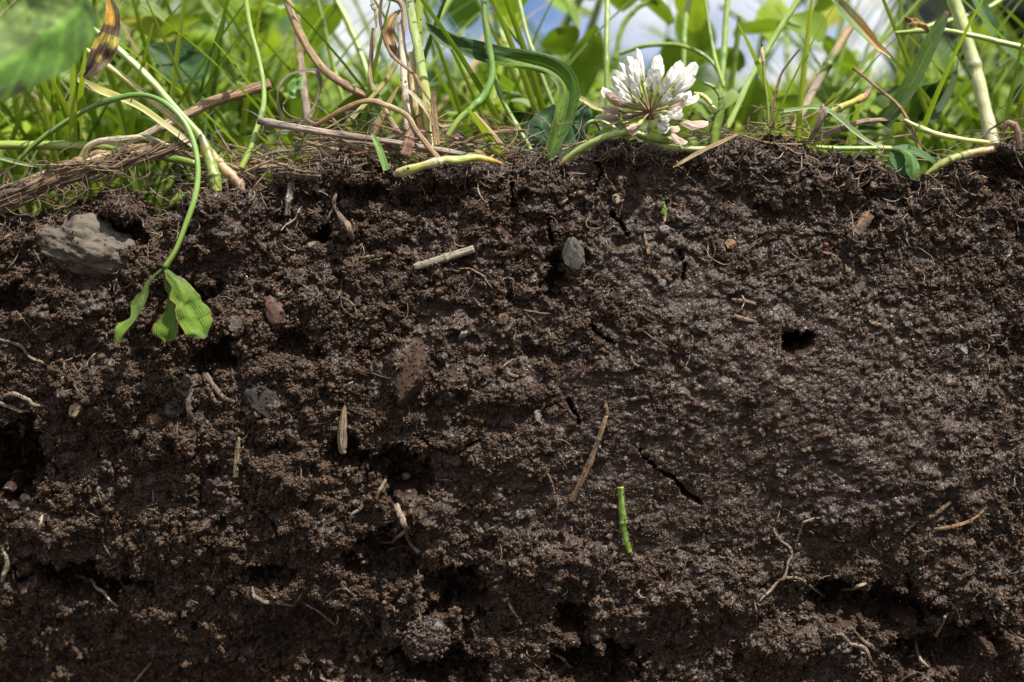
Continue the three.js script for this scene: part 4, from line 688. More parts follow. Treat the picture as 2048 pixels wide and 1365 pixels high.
// ------------------------------------------------------------------ stones, sticks and roots in the face
const stoneTint = (c, k) => { const m = new THREE.MeshPhysicalMaterial({ name: 'stone', vertexColors: true, color: 0xffffff, roughness: k, bumpMap: grainBump, bumpScale: 0.00018, specularIntensity: 0.8 }); return m; };
const stoneSkin = stoneTint(0, 0.75), smoothStone = stoneTint(0, 0.4);
function stoneGeo(x, y, rx, ry, rot, depth, z, color, { seed = 1, rough = 0.34, fine = 0.1, detail = 14, dirt = 0.65, cuts = 7 } = {}) {
  const g = lumpGeo(detail, seed, rough, fine), p = g.attributes.position, col = [], uv = [];
  if (cuts) {                                                     // broken faces
    const rand = rng(seed * 7 + 3), planes = [];
    for (let k = 0; k < cuts; k++) planes.push([new THREE.Vector3(rand() - 0.5, rand() - 0.5, (rand() - 0.3) * 1.2).normalize(), 0.55 + 0.3 * rand()]);
    const v = new THREE.Vector3();
    for (let i = 0; i < p.count; i++) { v.fromBufferAttribute(p, i); for (const [n, far] of planes) { const over = v.dot(n) - far; if (over > 0) v.addScaledVector(n, -over * 0.93); } p.setXYZ(i, v.x, v.y, v.z); }
    g.computeVertexNormals();
  }
  for (let i = 0; i < p.count; i++) {
    const X = p.getX(i), Y = p.getY(i), Z = p.getZ(i), n = fbm3(X * 2.2 + seed, Y * 2.2, Z * 2.2, seed, 4), d = dirt * smooth(0.05, 0.4, fbm3(X * 3 + 9, Y * 3 - 0.35, Z * 3, seed + 3, 3) - 0.4 * Y), s = 1 + 0.6 * n;
    for (let c = 0; c < 3; c++) col.push(mix(color[c] * s * 0.72, [0.045, 0.027, 0.017][c], d));
    uv.push(X * rx / 260 + Z, Y * ry / 260 + Z);
  }
  g.setAttribute('color', new THREE.Float32BufferAttribute(col, 3)); g.setAttribute('uv', new THREE.Float32BufferAttribute(uv, 2));
  const k = (DIST - z * PX) / DIST * PX, c = at(x, y, z);
  g.scale(rx * k, ry * k, depth * k); g.rotateZ(rot); g.translate(c.x, c.y, c.z);
  return g;
}
const env = (x, y, w) => soilZ(x, y, w);
function pebble(label, x, y, rx, ry, rot, color, o = {}) {
  const r = Math.min(rx, ry), z = env(x, y, r) + r * (o.out ?? 0.2);
  put(o.name ?? 'pebble', dust(stoneGeo(x, y, rx, ry, rot, r * 0.9, z, color, { seed: Math.round(x + y), detail: r > 20 ? 22 : r > 9 ? 10 : 6, ...o }), o.dusty ?? Math.round(r), x), o.skin ?? smoothStone, label, o.category ?? 'pebble');
}
pebble('large rough grey stone set in the soil below the rhizome', 166, 494, 98, 56, -0.28, [0.13, 0.108, 0.08], { name: 'stone', category: 'stone', skin: stoneSkin, out: -0.2, rough: 0.3, fine: 0.07, detail: 40, dirt: 0.95, seed: 29, cuts: 0, dusty: 200 });
pebble('grey oval stone coated in grit, upper centre of the soil', 1146, 510, 21, 36, 0.25, [0.095, 0.09, 0.07], { name: 'stone', category: 'stone', skin: stoneSkin, out: 0.7, dirt: 0.3, fine: 0.16 });
pebble('rust brown elongated stone left of the centre of the face', 826, 750, 30, 62, -0.28, [0.075, 0.036, 0.022], { name: 'stone', category: 'stone', skin: stoneSkin, out: -0.05, dirt: 0.95, fine: 0.3, cuts: 3, dusty: 260 });
pebble('smooth reddish brown pebble left of the twisted root', 550, 622, 20, 26, 0.3, [0.14, 0.075, 0.05]);
pebble('round brown grey pebble right of the hanging clover leaf', 472, 650, 17, 20, 0.6, [0.12, 0.09, 0.075]);
pebble('dark grey flat stone left of the dry leaf sliver', 530, 806, 34, 46, 0.4, [0.028, 0.023, 0.019], { name: 'stone', category: 'stone', skin: stoneSkin, out: -0.3, dirt: 0.9, dusty: 160, cuts: 4 });
pebble('yellowish translucent barrel shaped pebble at the left', 152, 820, 13, 19, -0.7, [0.36, 0.29, 0.14], { out: 0.6, rough: 0.2 });
pebble('orange pebble half buried beside the barrel shaped one', 308, 842, 15, 15, 0, [0.2, 0.095, 0.045], { dirt: 0.8 });
pebble('small orange brown pebble on a crumbly lump at the left', 366, 886, 11, 13, 0, [0.2, 0.1, 0.05], { out: 0.5, dirt: 0.8 });
pebble('pale oval seed lying upright above the green shoot tip', 1233, 398, 8, 11, 0.5, [0.38, 0.32, 0.2], { name: 'seed', category: 'seed', out: 0.8, rough: 0.15, dirt: 0 });
pebble('pale round grain right below the green shoot tip', 1361, 448, 6, 6, 0, [0.3, 0.28, 0.2], { out: 0.8 });
pebble('pinkish white glittering pebble under the green shoot tip', 1328, 460, 11, 9, 0, [0.3, 0.25, 0.22], { out: 0.7, fine: 0.3 });
pebble('round pale grey pebble beside two short brown stubs', 1324, 566, 9, 8, 0, [0.34, 0.31, 0.26], { out: 0.9, rough: 0.15 });
pebble('tiny cream snail-like ball near the soil top at the right', 1747, 371, 7, 7, 0, [0.42, 0.32, 0.2], { out: 1, rough: 0.1, dirt: 0 });
pebble('angular pale quartz chip near the face centre', 926, 668, 9, 7, 0.5, [0.36, 0.34, 0.28], { out: 0.9, rough: 0.6, dirt: 0 });
pebble('brown wedge shaped pebble just right of the quartz chip', 1004, 638, 13, 13, 0.3, [0.2, 0.11, 0.06], { out: 0.6, rough: 0.5 });
pebble('grey pointed oval pebble at the face centre', 1075, 832, 8, 14, 0.1, [0.28, 0.26, 0.19], { out: 0.9, rough: 0.15, dirt: 0.1 });
pebble('small tan cube-like pebble above the root crown', 812, 954, 9, 8, 0.4, [0.4, 0.32, 0.2], { out: 1, rough: 0.35, dirt: 0 });
pebble('white pebble in the shaded hollow under the short rhizome', 766, 397, 6, 7, 0, [0.3, 0.28, 0.24], { out: 0.9 });
pebble('smooth grey pebble in the hollow under the dirt caked stalk', 688, 408, 10, 9, 0, [0.16, 0.15, 0.14], { out: 0.4 });
pebble('pale flat pebble left of the twisted root', 625, 490, 10, 7, 0.2, [0.26, 0.24, 0.18], { out: 0.7 });
pebble('small white chip above the reddish brown pebble', 560, 590, 8, 5, -0.3, [0.36, 0.33, 0.28], { out: 0.8 });
pebble('amber and white pebble in the right half near the wood chip', 1462, 488, 13, 10, 0.5, [0.3, 0.18, 0.08], { out: 0.3 });
pebble('tiny red glassy grain left under the wood chip', 1652, 490, 6, 5, 0, [0.42, 0.1, 0.08], { out: 0.8, dirt: 0 });
pebble('amber glassy grain right beside the red one', 1672, 488, 8, 5, 0, [0.2, 0.12, 0.03], { out: 0.8, dirt: 0 });
pebble('pale round pebble at the far right of the smooth soil', 1928, 702, 9, 9, 0, [0.24, 0.22, 0.17], { out: 0.9 });
pebble('tan pebble with a shadow on the smooth soil at right', 1722, 769, 7, 7, 0, [0.22, 0.18, 0.12], { out: 1 });
pebble('dull pale pebble among crumbs below the hanging leaf', 222, 728, 7, 8, 0.4, [0.36, 0.32, 0.24], { out: 0.9 });
pebble('bluish dark pebble right of the barrel shaped one', 240, 820, 7, 11, 0.1, [0.07, 0.085, 0.1], { out: 0.8 });
pebble('pinkish rounded pebble above the crumbly lump at left', 273, 870, 9, 9, 0, [0.22, 0.16, 0.12], { out: 0.9 });
pebble('pale grain on the dark soil right of the white root', 241, 1184, 4, 4, 0, [0.5, 0.45, 0.36], { out: 1 });
pebble('grey rounded pebble in the bottom middle', 1255, 1262, 7, 6, 0, [0.24, 0.22, 0.2], { out: 1 });

// sticks lie straight across the crumbs
function stick(name, label, category, pts, color, { lift = 1, skin = drySkin, ...o } = {}) {
  const n = pts.length - 1, [a, b] = [pts[0], pts[n]], za = env(a[0], a[1], 12), zb = env(b[0], b[1], 12);
  let need = 0;
  pts.forEach((p, k) => { need = Math.max(need, env(p[0], p[1], 10) - mix(za, zb, k / n)); });
  return put(name, dust(stem(pts.map(([x, y, w], k) => [x, y, mix(za, zb, k / n) + need * 0.4 + w * (lift - 0.5), w]), color, { sides: 10, spots: 0.5, ...o }), o.dusty ?? 26, pts[0][0]), skin, label, category);
}
stick('straw_piece', 'cut grey hollow straw piece lying left of the grey oval stone', 'straw', [[827, 535, 7], [868, 523, 8], [908, 510, 8], [948, 498, 8]], [[0, G.dun], [0.06, [0.34, 0.29, 0.2]], [0.9, [0.3, 0.26, 0.18]], [1, G.grey]], { wobble: 0.03, spots: 0.25 });
stick('wood_chip', 'dark brown fibrous wood chip standing at the upper right of the soil', 'wood chip', [[1740, 428, 10], [1726, 448, 12], [1712, 466, 12], [1702, 480, 11]], [[0, G.brown], [0.5, [0.15, 0.095, 0.065]], [1, [0.07, 0.05, 0.04]]], { skin: woodSkin, sides: 12, flat: 0.6, ribs: 0.06, lift: 0.6 });
stick('green_shoot', 'thick green shoot lying upright on the soil below the centre', 'shoot', [[1241, 974, 7], [1243, 1006, 7], [1246, 1040, 8], [1251, 1076, 8], [1259, 1106, 6]], [[0, G.olive], [0.05, [0.13, 0.19, 0.03]], [0.5, [0.1, 0.165, 0.025]], [0.9, [0.1, 0.17, 0.02]], [1, G.olive]], { skin: softStem, lift: 0.5, spots: 0.6, dusty: 26, wobble: 0.12 });
stick('shoot_tip', 'tiny bright green shoot tip poking out right of the pale seed', 'shoot', [[1325, 404, 4], [1328, 418, 6], [1329, 430, 5], [1330, 443, 2]], [[0, [0.08, 0.15, 0.015]], [0.7, [0.12, 0.2, 0.02]], [1, G.bone]], { skin: softStem, lift: 0.8, flat: 0.5, dusty: 8 });
stick('twig', 'long brown twig with a frayed pale top near the face centre', 'twig', [[1143, 1004, 6], [1160, 968, 6.5], [1178, 930, 6.5], [1192, 894, 5.5], [1203, 862, 5], [1212, 832, 4]], [[0, G.brown], [0.6, [0.22, 0.14, 0.085]], [0.85, G.tan], [1, G.straw]], { skin: woodSkin, lift: 1.3 });
stick('twig_fibre', 'thin dry brown husk above the frayed top of the twig', 'husk', [[1208, 796, 1], [1212, 812, 3.5], [1215, 828, 3], [1213, 836, 1.5]], [0.3, 0.2, 0.09], { flat: 0.5 });
stick('straw_piece', 'short pale broken straw standing in the left half of the soil', 'straw', [[475, 876, 5], [474, 900, 5.5], [472, 928, 5.5], [471, 955, 5.5]], [[0, [0.36, 0.27, 0.16]], [1, [0.4, 0.31, 0.19]]], { flat: 0.6, wobble: 0.14 });
stick('straw_piece', 'white and grey broken straw hanging from the dirt caked stalk', 'straw', [[584, 350, 6], [581, 376, 7], [577, 402, 6.5], [574, 432, 6]], [[0, G.straw], [0.35, G.grey], [0.5, [0.7, 0.66, 0.55]], [0.65, [0.6, 0.55, 0.42]], [0.7, G.dun], [1, G.dun]], { lift: 1.5 });
stick('caked_stalk', 'horizontal stalk stump caked in soil crumbs under the soil rim', 'stalk', [[548, 348, 12], [575, 346, 13], [605, 350, 12], [636, 352, 10]], [[0, [0.08, 0.06, 0.04]], [0.4, [0.16, 0.13, 0.08]], [1, [0.12, 0.1, 0.04]]], { skin: woodSkin, wobble: 0.25, spots: 0.9, dusty: 1100 });
stick('straw_piece', 'pale straw lying slantwise below the wood chip', 'straw', [[1632, 502, 1.5], [1650, 506, 2.5], [1672, 512, 2]], [0.38, 0.25, 0.14]);
stick('straw_piece', 'upper of two tan straw bits above the deep hole', 'straw', [[1464, 600, 3], [1486, 602, 4], [1512, 608, 3]], [0.3, 0.19, 0.11]);
stick('straw_piece', 'lower of two tan straw bits above the deep hole', 'straw', [[1468, 632, 4], [1486, 638, 5], [1510, 644, 3]], [0.26, 0.16, 0.09]);
stick('straw_piece', 'pale tan grain-like straw right of the deep hole', 'straw', [[1738, 642, 3], [1752, 648, 4.5], [1768, 652, 2]], [0.42, 0.3, 0.18]);
stick('straw_piece', 'orange brown bent straw in the lower right', 'straw', [[1868, 1059, 3], [1896, 1056, 4.5], [1920, 1050, 4], [1944, 1040, 3], [1968, 1022, 2]], [[0, G.brown], [0.5, [0.36, 0.19, 0.06]], [1, [0.36, 0.21, 0.09]]], { lift: 1.6 });
stick('straw_piece', 'short brown straw just above the orange bent one', 'straw', [[1864, 1036, 3], [1880, 1022, 4], [1902, 1004, 4]], [0.28, 0.18, 0.1], { lift: 1.4 });
stick('straw_piece', 'pale stub leaning in the dark hollow at the lower right', 'straw', [[1891, 1234, 3], [1884, 1250, 3.5], [1872, 1272, 3.5]], [0.4, 0.32, 0.22], { lift: 1.6 });
stick('straw_piece', 'left one of two short brown stubs beside the round pale pebble', 'straw', [[1304, 540, 4], [1313, 552, 5], [1320, 558, 4]], [0.2, 0.12, 0.06], { lift: 1.2 });
stick('straw_piece', 'right one of two short brown stubs beside the round pale pebble', 'straw', [[1326, 546, 4], [1334, 554, 4.5], [1342, 562, 4]], [0.2, 0.12, 0.06], { lift: 1.2 });
stick('straw_piece', 'thin upright tan straw right of the grey oval stone', 'straw', [[1288, 462, 1.5], [1292, 482, 2.5], [1298, 510, 3.5]], [0.36, 0.23, 0.12], { lift: 1.4 });
stick('straw_piece', 'small tan chip left of the pale oval seed', 'straw', [[1118, 408, 4], [1126, 402, 5.5], [1134, 396, 4]], [0.34, 0.26, 0.15], { lift: 1.2 });
stick('straw_piece', 'dark brown sliver running slantwise left of the cut straw', 'straw', [[514, 480, 4], [534, 500, 6], [560, 522, 5]], [0.13, 0.09, 0.065], { skin: woodSkin });
stick('straw_piece', 'golden straw flake under the twisted root', 'straw', [[716, 516, 1.5], [736, 514, 3], [752, 512, 2]], [0.4, 0.3, 0.16]);
stick('straw_piece', 'curved pale straw right of the face centre', 'straw', [[1262, 800, 3], [1278, 796, 3.5], [1290, 793, 3.5], [1299, 797, 3]], [0.34, 0.27, 0.17], { lift: 1.4 });
stick('straw_piece', 'upright small root piece below the short pale straw', 'straw', [[524, 970, 3], [520, 985, 3.5], [516, 1002, 3]], [0.2, 0.145, 0.1], { lift: 1.4 });
{
  const z = env(683, 855, 14) + 12;
  put('leaf_sliver', blade([[690, 806, z, 1], [686, 826, z + 4, 6], [683, 850, z + 6, 9], [681, 876, z + 6, 11], [684, 902, z + 3, 9], [690, 908, z, 4]], [[0, G.tan], [0.5, [0.24, 0.18, 0.12]], [1, [0.3, 0.23, 0.15]]], { fold: -0.7, face: [-0.3, 0.1, 0.95], spots: 0.5 }), drySkin, 'folded dry brown leaf sliver standing in the soil left of centre', 'leaf');
}

// roots follow the crumbs
function rootGeo(pts, color, { lift = 1.5, wob = 3, rand = rng(pts[0][0] * 7 + pts[0][1]) } = {}) {
  const path = [];
  pts.forEach(([x, y, w], k) => {
    if (k) { const q = pts[k - 1], m = Math.max(1, Math.round(Math.hypot(x - q[0], y - q[1]) / 16)); for (let i = 1; i < m; i++) path.push([mix(q[0], x, i / m) + wob * (rand() - 0.5) * 1.6, mix(q[1], y, i / m) + wob * (rand() - 0.5) * 1.6, mix(q[2], w, i / m)]); }
    path.push([x, y, w]);
  });
  const zs = path.map(([x, y, w]) => env(x, y, 8) + w * lift);
  return dust(stem(path.map(([x, y, w], k) => [x, y, k && k < path.length - 1 ? Math.max(zs[k], (zs[k - 1] + zs[k + 1]) / 2) + 1 : zs[k] - w, w]), color, { sides: 6, n: Math.min(90, path.length * 4), wobble: 0.25, spots: 0.4 }), path.length * 4, path[0][0]);
}
function roots(label, lines, color, o = {}) {
  if (lines.length === 1) return put('root', rootGeo(lines[0], color, o), drySkin, label, 'root');
  const z = env(lines[0][0][0], lines[0][0][1], 8), c = at(lines[0][0][0], lines[0][0][1], z), t = thing('root', c, label, 'root');
  lines.forEach((l, k) => part(k ? 'side_root' : 'main_root', rootGeo(l, color, o), drySkin, t, c));
}
roots('bright white wavy root on the dark soil at lower left', [[[150, 1150, 2.5], [166, 1156, 2.5], [184, 1162, 3], [192, 1176, 3], [206, 1184, 3], [218, 1200, 2.5], [235, 1214, 2]], [[206, 1184, 1.5], [214, 1174, 3], [216, 1172, 2]]], [0.62, 0.5, 0.34], { wob: 2, lift: 4 });
roots('long pale forked root in the lower right', [[[1652, 1034, 1.5], [1628, 1038, 2], [1608, 1046, 3], [1598, 1072, 2.5], [1590, 1096, 2]], [[1548, 1056, 1.5], [1562, 1082, 2.5], [1580, 1096, 2.5], [1584, 1110, 2.5], [1574, 1140, 3], [1568, 1158, 3.5], [1548, 1174, 3], [1520, 1204, 2]], [[1570, 1157, 3], [1592, 1156, 3], [1612, 1164, 2.5]], [[1620, 1172, 2.5], [1636, 1184, 3], [1650, 1195, 2.5]]], [0.36, 0.28, 0.19], { lift: 2.5 });
roots('pale blunt root piece right beside the forked root', [[[1684, 1180, 3], [1706, 1178, 4], [1734, 1168, 3]]], [0.4, 0.31, 0.21], { lift: 3 });
roots('crumb covered curling root in the bottom right corner', [[[1664, 1272, 2], [1684, 1270, 3], [1700, 1288, 4], [1716, 1292, 4], [1732, 1300, 4], [1742, 1324, 3]], [[1704, 1258, 2], [1722, 1278, 3], [1740, 1292, 4]]], [0.3, 0.22, 0.16], { lift: 3 });
roots('pale kinked root over the dark hollow in the bottom right corner', [[[1832, 1284, 3], [1836, 1306, 3], [1844, 1322, 3], [1858, 1336, 2]], [[1812, 1320, 1.5], [1826, 1312, 2], [1842, 1316, 2]]], [0.4, 0.32, 0.24], { lift: 4 });
roots('pair of pale woody roots ending at the left picture edge', [[[-10, 802, 4], [14, 812, 4], [36, 822, 4.5], [58, 822, 3]], [[6, 794, 3], [24, 788, 4.5], [46, 796, 4.5], [66, 810, 3.5], [86, 812, 2]]], [0.3, 0.23, 0.15], { lift: 2.5 });
roots('brown woody root running down below the hanging leaf', [[[412, 748, 4], [424, 768, 5], [436, 784, 5], [450, 798, 4], [468, 804, 3]], [[414, 770, 3], [424, 792, 4], [440, 812, 3]]], [0.21, 0.13, 0.08], { lift: 2 });
roots('caked brown root hanging left of the woody root', [[[384, 780, 4], [376, 800, 6], [378, 822, 6], [384, 836, 4]]], [0.12, 0.09, 0.065], { lift: 2 });
roots('long pale root trailing over crumbs at the left edge', [[[-8, 676, 2], [20, 684, 3], [44, 694, 4], [56, 712, 3], [82, 724, 2.5], [92, 730, 1.5]]], [0.3, 0.22, 0.15], { lift: 2 });
roots('root crown with several fine branches above the hanging clod', [[[772, 944, 2], [770, 962, 3], [760, 980, 3], [752, 1000, 3]], [[792, 1010, 6], [800, 1030, 7], [808, 1048, 6], [812, 1058, 4]], [[818, 1054, 3], [802, 1070, 3.5], [784, 1086, 3]], [[758, 1084, 2], [780, 1086, 2.5], [790, 1082, 2]], [[812, 1062, 3], [820, 1086, 4], [838, 1106, 3.5]], [[806, 1088, 2], [790, 1096, 2], [768, 1110, 1.5]], [[730, 990, 2], [722, 1016, 3], [704, 1030, 4], [700, 1048, 2]]], [0.27, 0.2, 0.14], { lift: 3 });
roots('twisted dirty root with a forked top in the upper left centre', [[[672, 386, 3], [668, 410, 4], [680, 432, 5], [694, 450, 6], [704, 478, 5]], [[668, 410, 3], [660, 430, 3], [650, 448, 2.5]]], [0.22, 0.15, 0.1], { lift: 3 });
roots('thin white root curl under the hanging white straw', [[[604, 412, 1.5], [592, 436, 2], [572, 450, 2], [562, 462, 1.5]]], [0.5, 0.46, 0.36], { lift: 3 });
roots('hair-thin orange root arching right of the cut straw', [[[910, 538, 1.3], [940, 538, 1.5], [966, 552, 1.5], [984, 576, 1.3]]], [0.42, 0.28, 0.16], { wob: 1, lift: 4 });
roots('thin angled pale root right of the grey oval stone, upper side', [[[1180, 430, 1.5], [1172, 448, 1.5], [1178, 456, 1.5], [1200, 457, 1.3]]], [0.36, 0.25, 0.16], { wob: 1, lift: 3 });
roots('short curved root above the frayed twig top, left', [[[1012, 742, 2.5], [1022, 750, 3], [1036, 753, 2.5]]], [0.34, 0.25, 0.16], { lift: 3 });
roots('small white root tip sticking out at the deep hole', [[[1612, 656, 2.5], [1606, 664, 2], [1602, 674, 1.5]]], [0.62, 0.56, 0.44], { wob: 1, lift: 5 });
roots('thin kinked root running down left of the twig', [[[1094, 944, 1.5], [1104, 966, 2], [1110, 988, 2], [1116, 1006, 2], [1110, 1030, 1.5]]], [0.3, 0.21, 0.13], { lift: 2 });
roots('crumb beaded root hanging in the dark hollow, bottom left', [[[504, 1174, 2], [508, 1192, 3], [530, 1206, 4], [560, 1206, 4], [588, 1212, 3]], [[604, 1184, 2], [596, 1200, 2.5], [586, 1212, 2.5]]], [0.3, 0.22, 0.16], { lift: 4 });
roots('thin pale root with a white tip in the dark lower middle', [[[606, 1206, 1.5], [634, 1222, 2], [652, 1236, 2], [672, 1252, 1.5]], [[672, 1252, 1.5], [676, 1238, 2], [674, 1230, 1.5]]], [0.46, 0.36, 0.25], { lift: 4 });
roots('thin arched root above the white tipped one', [[[650, 1196, 1.2], [668, 1182, 1.5], [690, 1178, 1.5], [712, 1194, 1.5]], [[716, 1224, 1.5], [728, 1232, 1.5], [740, 1252, 1.3]]], [0.3, 0.23, 0.16], { lift: 4 });
roots('grey wavy root at the bottom edge left of the hanging clod', [[[640, 1340, 2], [644, 1356, 3], [660, 1364, 3], [690, 1362, 2]]], [0.3, 0.24, 0.18], { lift: 4 });
roots('tan root rising from the bottom edge at left', [[[302, 1326, 1.5], [288, 1342, 2], [274, 1358, 2.5], [262, 1372, 2.5]]], [0.4, 0.29, 0.19], { lift: 4 });
roots('pale bent root in the bottom middle, right of the hanging clod', [[[1110, 1310, 2.5], [1126, 1318, 3], [1138, 1334, 3], [1158, 1332, 2]]], [0.42, 0.31, 0.21], { lift: 3 });
roots('pale straight root leaning above the bent root', [[[1016, 1206, 2], [1026, 1222, 3], [1036, 1236, 2.5]]], [0.4, 0.32, 0.24], { lift: 3 });
roots('white tipped root pair at the lower left edge', [[[4, 1094, 3], [14, 1120, 5], [12, 1140, 5], [4, 1164, 4]], [[26, 1142, 2], [30, 1166, 2]]], [0.42, 0.33, 0.22], { lift: 3 });
roots('pale splinter-like root at the lower left', [[[84, 1030, 2], [80, 1046, 4], [76, 1066, 2.5]], [[62, 1064, 1.5], [72, 1058, 2]]], [0.5, 0.41, 0.29], { lift: 3 });
roots('fine root net on the dark soil right of the white root', [[[206, 1088, 1.2], [214, 1102, 1.5], [224, 1118, 1.5]], [[234, 1130, 1.2], [238, 1156, 1.5], [248, 1178, 1.5]]], [0.32, 0.26, 0.18], { lift: 3 });

// the crumb clod hanging on its root in the bottom middle
{
  const z = env(850, 1270, 60) + 40, o = at(848, 1280, z), t = thing('hanging_clod', o, 'soft blurred soil clod hanging on a crumb beaded root at bottom middle', 'clod'), rand = rng(311), k = (DIST - z * PX) / DIST * PX, balls = [];
  for (let n = 0; n < 420; n++) {
    const a = rand() * 6.28, r = Math.sqrt(rand()), x = 850 + 46 * r * Math.cos(a) + 6 * vnoise(a, 1, 3), y = 1278 + 44 * r * Math.sin(a) + (rand() < 0.1 ? 24 * rand() : 0), s = 2.2 + 4.6 * rand() * rand(), g = lumpGeo(1, n * 3, 0.95), p = at(x, y, z + 26 * Math.sqrt(1 - r * r) * (0.6 + 0.5 * rand()));
    g.scale(s * k, s * k * 0.9, s * k); g.translate(p.x, p.y, p.z); balls.push(g);
  }
  const core = lumpGeo(8, 5, 0.4); core.scale(40 * k, 38 * k, 24 * k); const c = at(850, 1280, z); core.translate(c.x, c.y, c.z); balls.push(core);
  tag(part('crumbs', mergeGeometries(balls), clodSkin, t, o), null, null, null, 'stuff');
  part('root', stem([[836, 1140, z - 10, 2], [840, 1170, z, 2.5], [838, 1200, z + 6, 2.5], [840, 1226, z + 10, 2.5], [842, 1250, z + 10, 2]], G.root, { sides: 6 }), drySkin, t, o);
  [[839, 1182, 8], [838, 1194, 8], [841, 1212, 7], [843, 1222, 6], [836, 1160, 10]].forEach(([x, y, s], n) => { const g = lumpGeo(5, 60 + n, 0.5, 0.3), p = at(x, y, z + 8); g.scale(s * k, s * k, s * k); g.translate(p.x, p.y, p.z); part('bead', g, clodSkin, t, o); });
}
// countless hair-thin rootlets over the whole face
{
  const rand = rng(404), lists = [[], [], []];
  for (let n = 0; n < 1400; n++) {
    const x = -20 + 2090 * rand(), y = n > 1000 ? edge(x) + 2 + 70 * rand() * rand() : edge(x) + 4 + (1380 - edge(x)) * Math.pow(rand(), 1.4);
    if (n <= 1000 && rand() > crumbly(x, y) * smooth(-0.35, 0.25, fbm(x / 90, y / 70, 611, 3)) + 0.03) continue;
    const lum = 0.7 + 0.6 * rand();
    let a = n % 4 ? rand() * 6.28 : 1.57 + (rand() - 0.5);
    const pts = [], l = 16 + 60 * rand() * rand(), w = 0.7 + 1.1 * rand() * rand(), bend = (rand() - 0.5) * 0.9;
    for (let i = 0; i < 6; i++) { const px = i ? pts[i - 1][0] + Math.cos(a) * l / 5 : x, py = i ? pts[i - 1][1] + Math.sin(a) * l / 5 : y; pts.push([px, py, env(px, py, 6) + 4 + 9 * Math.sin(i / 5 * Math.PI) * rand(), w * (i === 5 ? 0.5 : 1)]); a += bend + (rand() - 0.5) * 0.8; }
    lists[n % 3].push(stem(pts, [[0.3, 0.21, 0.13], [0.2, 0.13, 0.08], [0.42, 0.33, 0.22]][n % 3].map((c) => c * lum), { sides: 4, n: 10 }));
  }
  put('fine_rootlets', mergeGeometries(lists.flat()), drySkin, 'countless hair-thin rootlets and fibres strewn over the soil face', null, null, 'stuff');
}

// crumbs stuck to the stones, sticks and roots
{
  const rand = rng(515), m = new THREE.InstancedMesh(lumpGeo(1, 44, 0.7), crumbSkin, dustList.length);
  m.name = 'soil_specks';
  dustList.forEach(([x, y, z], i) => { const r = (1 + 2.2 * rand() * rand()) * PX; m.setMatrixAt(i, M4.compose(P4.set(x, y, z + r * 0.3), Q4.setFromEuler(E4.set(rand() * 6, rand() * 6, rand() * 6)), S4.set(r, r * 0.8, r))); m.setColorAt(i, C4.setRGB(...brown(rand))); });
  scene.add(shown(m));
  tag(m, 'specks of soil clinging to stones, sticks and roots', null, null, 'stuff');
}

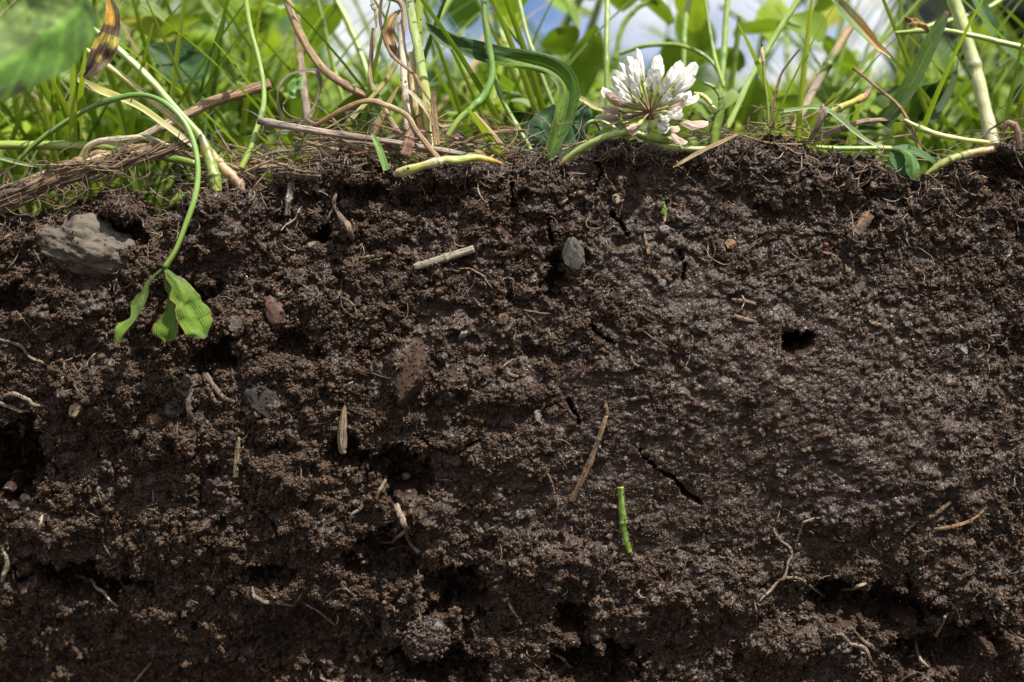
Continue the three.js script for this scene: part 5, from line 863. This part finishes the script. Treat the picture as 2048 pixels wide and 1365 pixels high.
// ------------------------------------------------------------------ the clover flower
{
  const cx = 1300, cy = 226, cz = 20, o = at(cx, cy, cz), t = thing('clover_flower', o, 'white clover flower head lying on its side at the soil edge', 'flower');
  const white = [0.6, 0.595, 0.55], cream = [0.46, 0.46, 0.26], pink = [0.42, 0.31, 0.25], fade = [0.28, 0.19, 0.12];
  const core = lumpGeo(6, 3, 0.3); core.scale(14 * PX, 12 * PX, 12 * PX); core.translate(o.x, o.y, o.z - 0.0006);
  part('receptacle', core, new THREE.MeshPhysicalMaterial({ name: 'receptacle', color: new THREE.Color().setRGB(0.2, 0.13, 0.05), roughness: 0.7 }), t, o);
  const rand = rng(808);
  function floret(x, y, z, age, size = 1, from = [cx, cy]) {       // (x, y, z): the tip; age 0 fresh white ... 1 faded pink
    const A = [from[0], from[1], cz], L = (f, d = 0) => [mix(A[0], x, f), mix(A[1], y, f) + d, mix(A[2], z, f) + 10 * Math.sin(f * 3.14)];
    const w = size * (0.68 + 0.34 * rand()), roll = (rand() - 0.5) * 2.2, droop = age > 0.6 ? 4 : 0, base = L(0.46), pedicel = stem([[...L(0.03), 1.6], [...L(0.16), 1.7], [...L(0.28, droop * 0.3), 2], [...L(0.34, droop * 0.5), 3.4 * w], [...L(0.46, droop), 5.2 * w], [...L(0.54, droop), 4.6 * w]], [[0, [0.24, 0.15, 0.08]], [0.4, [0.28, 0.21, 0.1]], [0.62, [0.3, 0.32, 0.1]], [0.85, age > 0.5 ? [0.4, 0.27, 0.14] : [0.42, 0.46, 0.2]], [1, [0.3, 0.3, 0.1]]], { sides: 9, n: 16 });
    const teeth = [pedicel];
    for (let k = 0; k < 3; k++) { const q = (k - 1) * 6 * w; teeth.push(stem([[L(0.5)[0] + q * 0.4, L(0.5)[1] + droop, L(0.5)[2] + 4, 1.8], [L(0.62)[0] + q * 0.8, L(0.62)[1] + droop - Math.abs(q) * 0.1, L(0.62)[2] + 7, 0.5]], [0.2, 0.26, 0.06], { sides: 5, n: 5 })); }
    const f = part('floret', mergeGeometries(teeth), softStem, t, o);
    const c0 = age > 0.5 ? fade : cream, c1 = age > 0.5 ? pink : white, tip = age > 0.75 ? [0.52, 0.44, 0.38] : white;
    const out = new THREE.Vector3(x - A[0], -(y - A[1]), z - A[2]).normalize(), face = [-out.y * 0.3 + 0.1, 0.35 + out.x * 0.2, 0.9];
    const banner = blade([[...L(0.44, droop), 3 * w], [...L(0.58, droop), 8 * w], [...L(0.74, droop * 0.8), 13 * w], [...L(0.88, 0), 13.5 * w], [...L(0.97, -2), 10 * w], [...L(1.0, -3), 1.5]], [[0, c0], [0.4, mix3(c0, c1, 0.7)], [0.75, c1], [1, tip]], { fold: -0.75, curl: 0.1, twist: roll, face, wave: 0.06, spots: 0.12, veins: 0.03, across: 10, n: 18 });
    part('petal', banner, petalSkin, f);
    for (const sgn of [-1, 1]) {
      if (age > 0.5 && sgn > 0) continue;
      const px = -out.y * 7 * sgn * w, py = -out.x * 7 * sgn * w;
      const wing = blade([[...L(0.46, droop), 2.5 * w], [L(0.6)[0] + px * 0.5, L(0.6)[1] + py * 0.5 + droop, L(0.6)[2] + 8, 6 * w], [L(0.74)[0] + px, L(0.74)[1] + py + droop, L(0.74)[2] + 13, 7 * w], [L(0.86)[0] + px * 1.3, L(0.86)[1] + py * 1.3 + droop, L(0.86)[2] + 13, 2]], [[0, c0], [0.5, c1], [1, c1]], { fold: -0.4, curl: -0.2, face, wave: 0.08, spots: 0.12, veins: 0.03, n: 12 });
      part('petal', wing, petalSkin, f);
    }
    f.children.forEach((m) => { m.geometry.translate(-o.x, -o.y, -o.z); });
  }
  const mix3 = (a, b, k) => a.map((v, i) => mix(v, b[i], k));
  const list = [[1248, 108, 0, 0, 1], [1280, 103, -20, 0.2, 0.8], [1324, 106, -10, 0, 1.15], [1358, 124, 0, 0, 1.1], [1304, 136, 60, 0, 1.35], [1264, 128, 50, 0, 1.0], [1216, 140, 20, 0, 1], [1230, 158, 60, 0, 0.9], [1386, 134, 10, 0, 1.2], [1398, 182, 20, 0, 1.1], [1390, 160, 50, 0, 1], [1210, 176, 10, 0.3, 1], [1204, 196, 30, 0.7, 0.8], [1196, 216, 0, 0.9, 0.75], [1192, 238, -10, 1, 0.7], [1340, 162, 70, 0, 1], [1344, 182, 74, 0, 0.8], [1368, 206, 50, 0.8, 0.9], [1368, 222, 66, 0, 1], [1346, 236, 84, 0, 1.1], [1334, 262, 70, 0.2, 1.1], [1420, 236, 10, 0.9, 1.15], [1386, 284, 30, 0.9, 1.1], [1254, 258, 50, 0.8, 0.9], [1214, 252, 0, 1, 0.7], [1240, 190, 76, 0.4, 0.9], [1270, 168, 84, 0.1, 0.9],
    [1240, 134, -50, 0, 1], [1220, 172, -70, 0.3, 1], [1380, 190, -60, 0.2, 1], [1300, 152, -90, 0, 1], [1360, 250, -40, 0.9, 1], [1290, 280, 10, 1, 0.9], [1230, 230, -60, 0.9, 1]];
  for (const f of list) floret(cx + (f[0] - cx) * 0.97 + 18 * (rand() - 0.5), f[1] + 18 * (rand() - 0.5), cz + f[2], f[3], f[4]);
}

renderer.render(scene, camera);
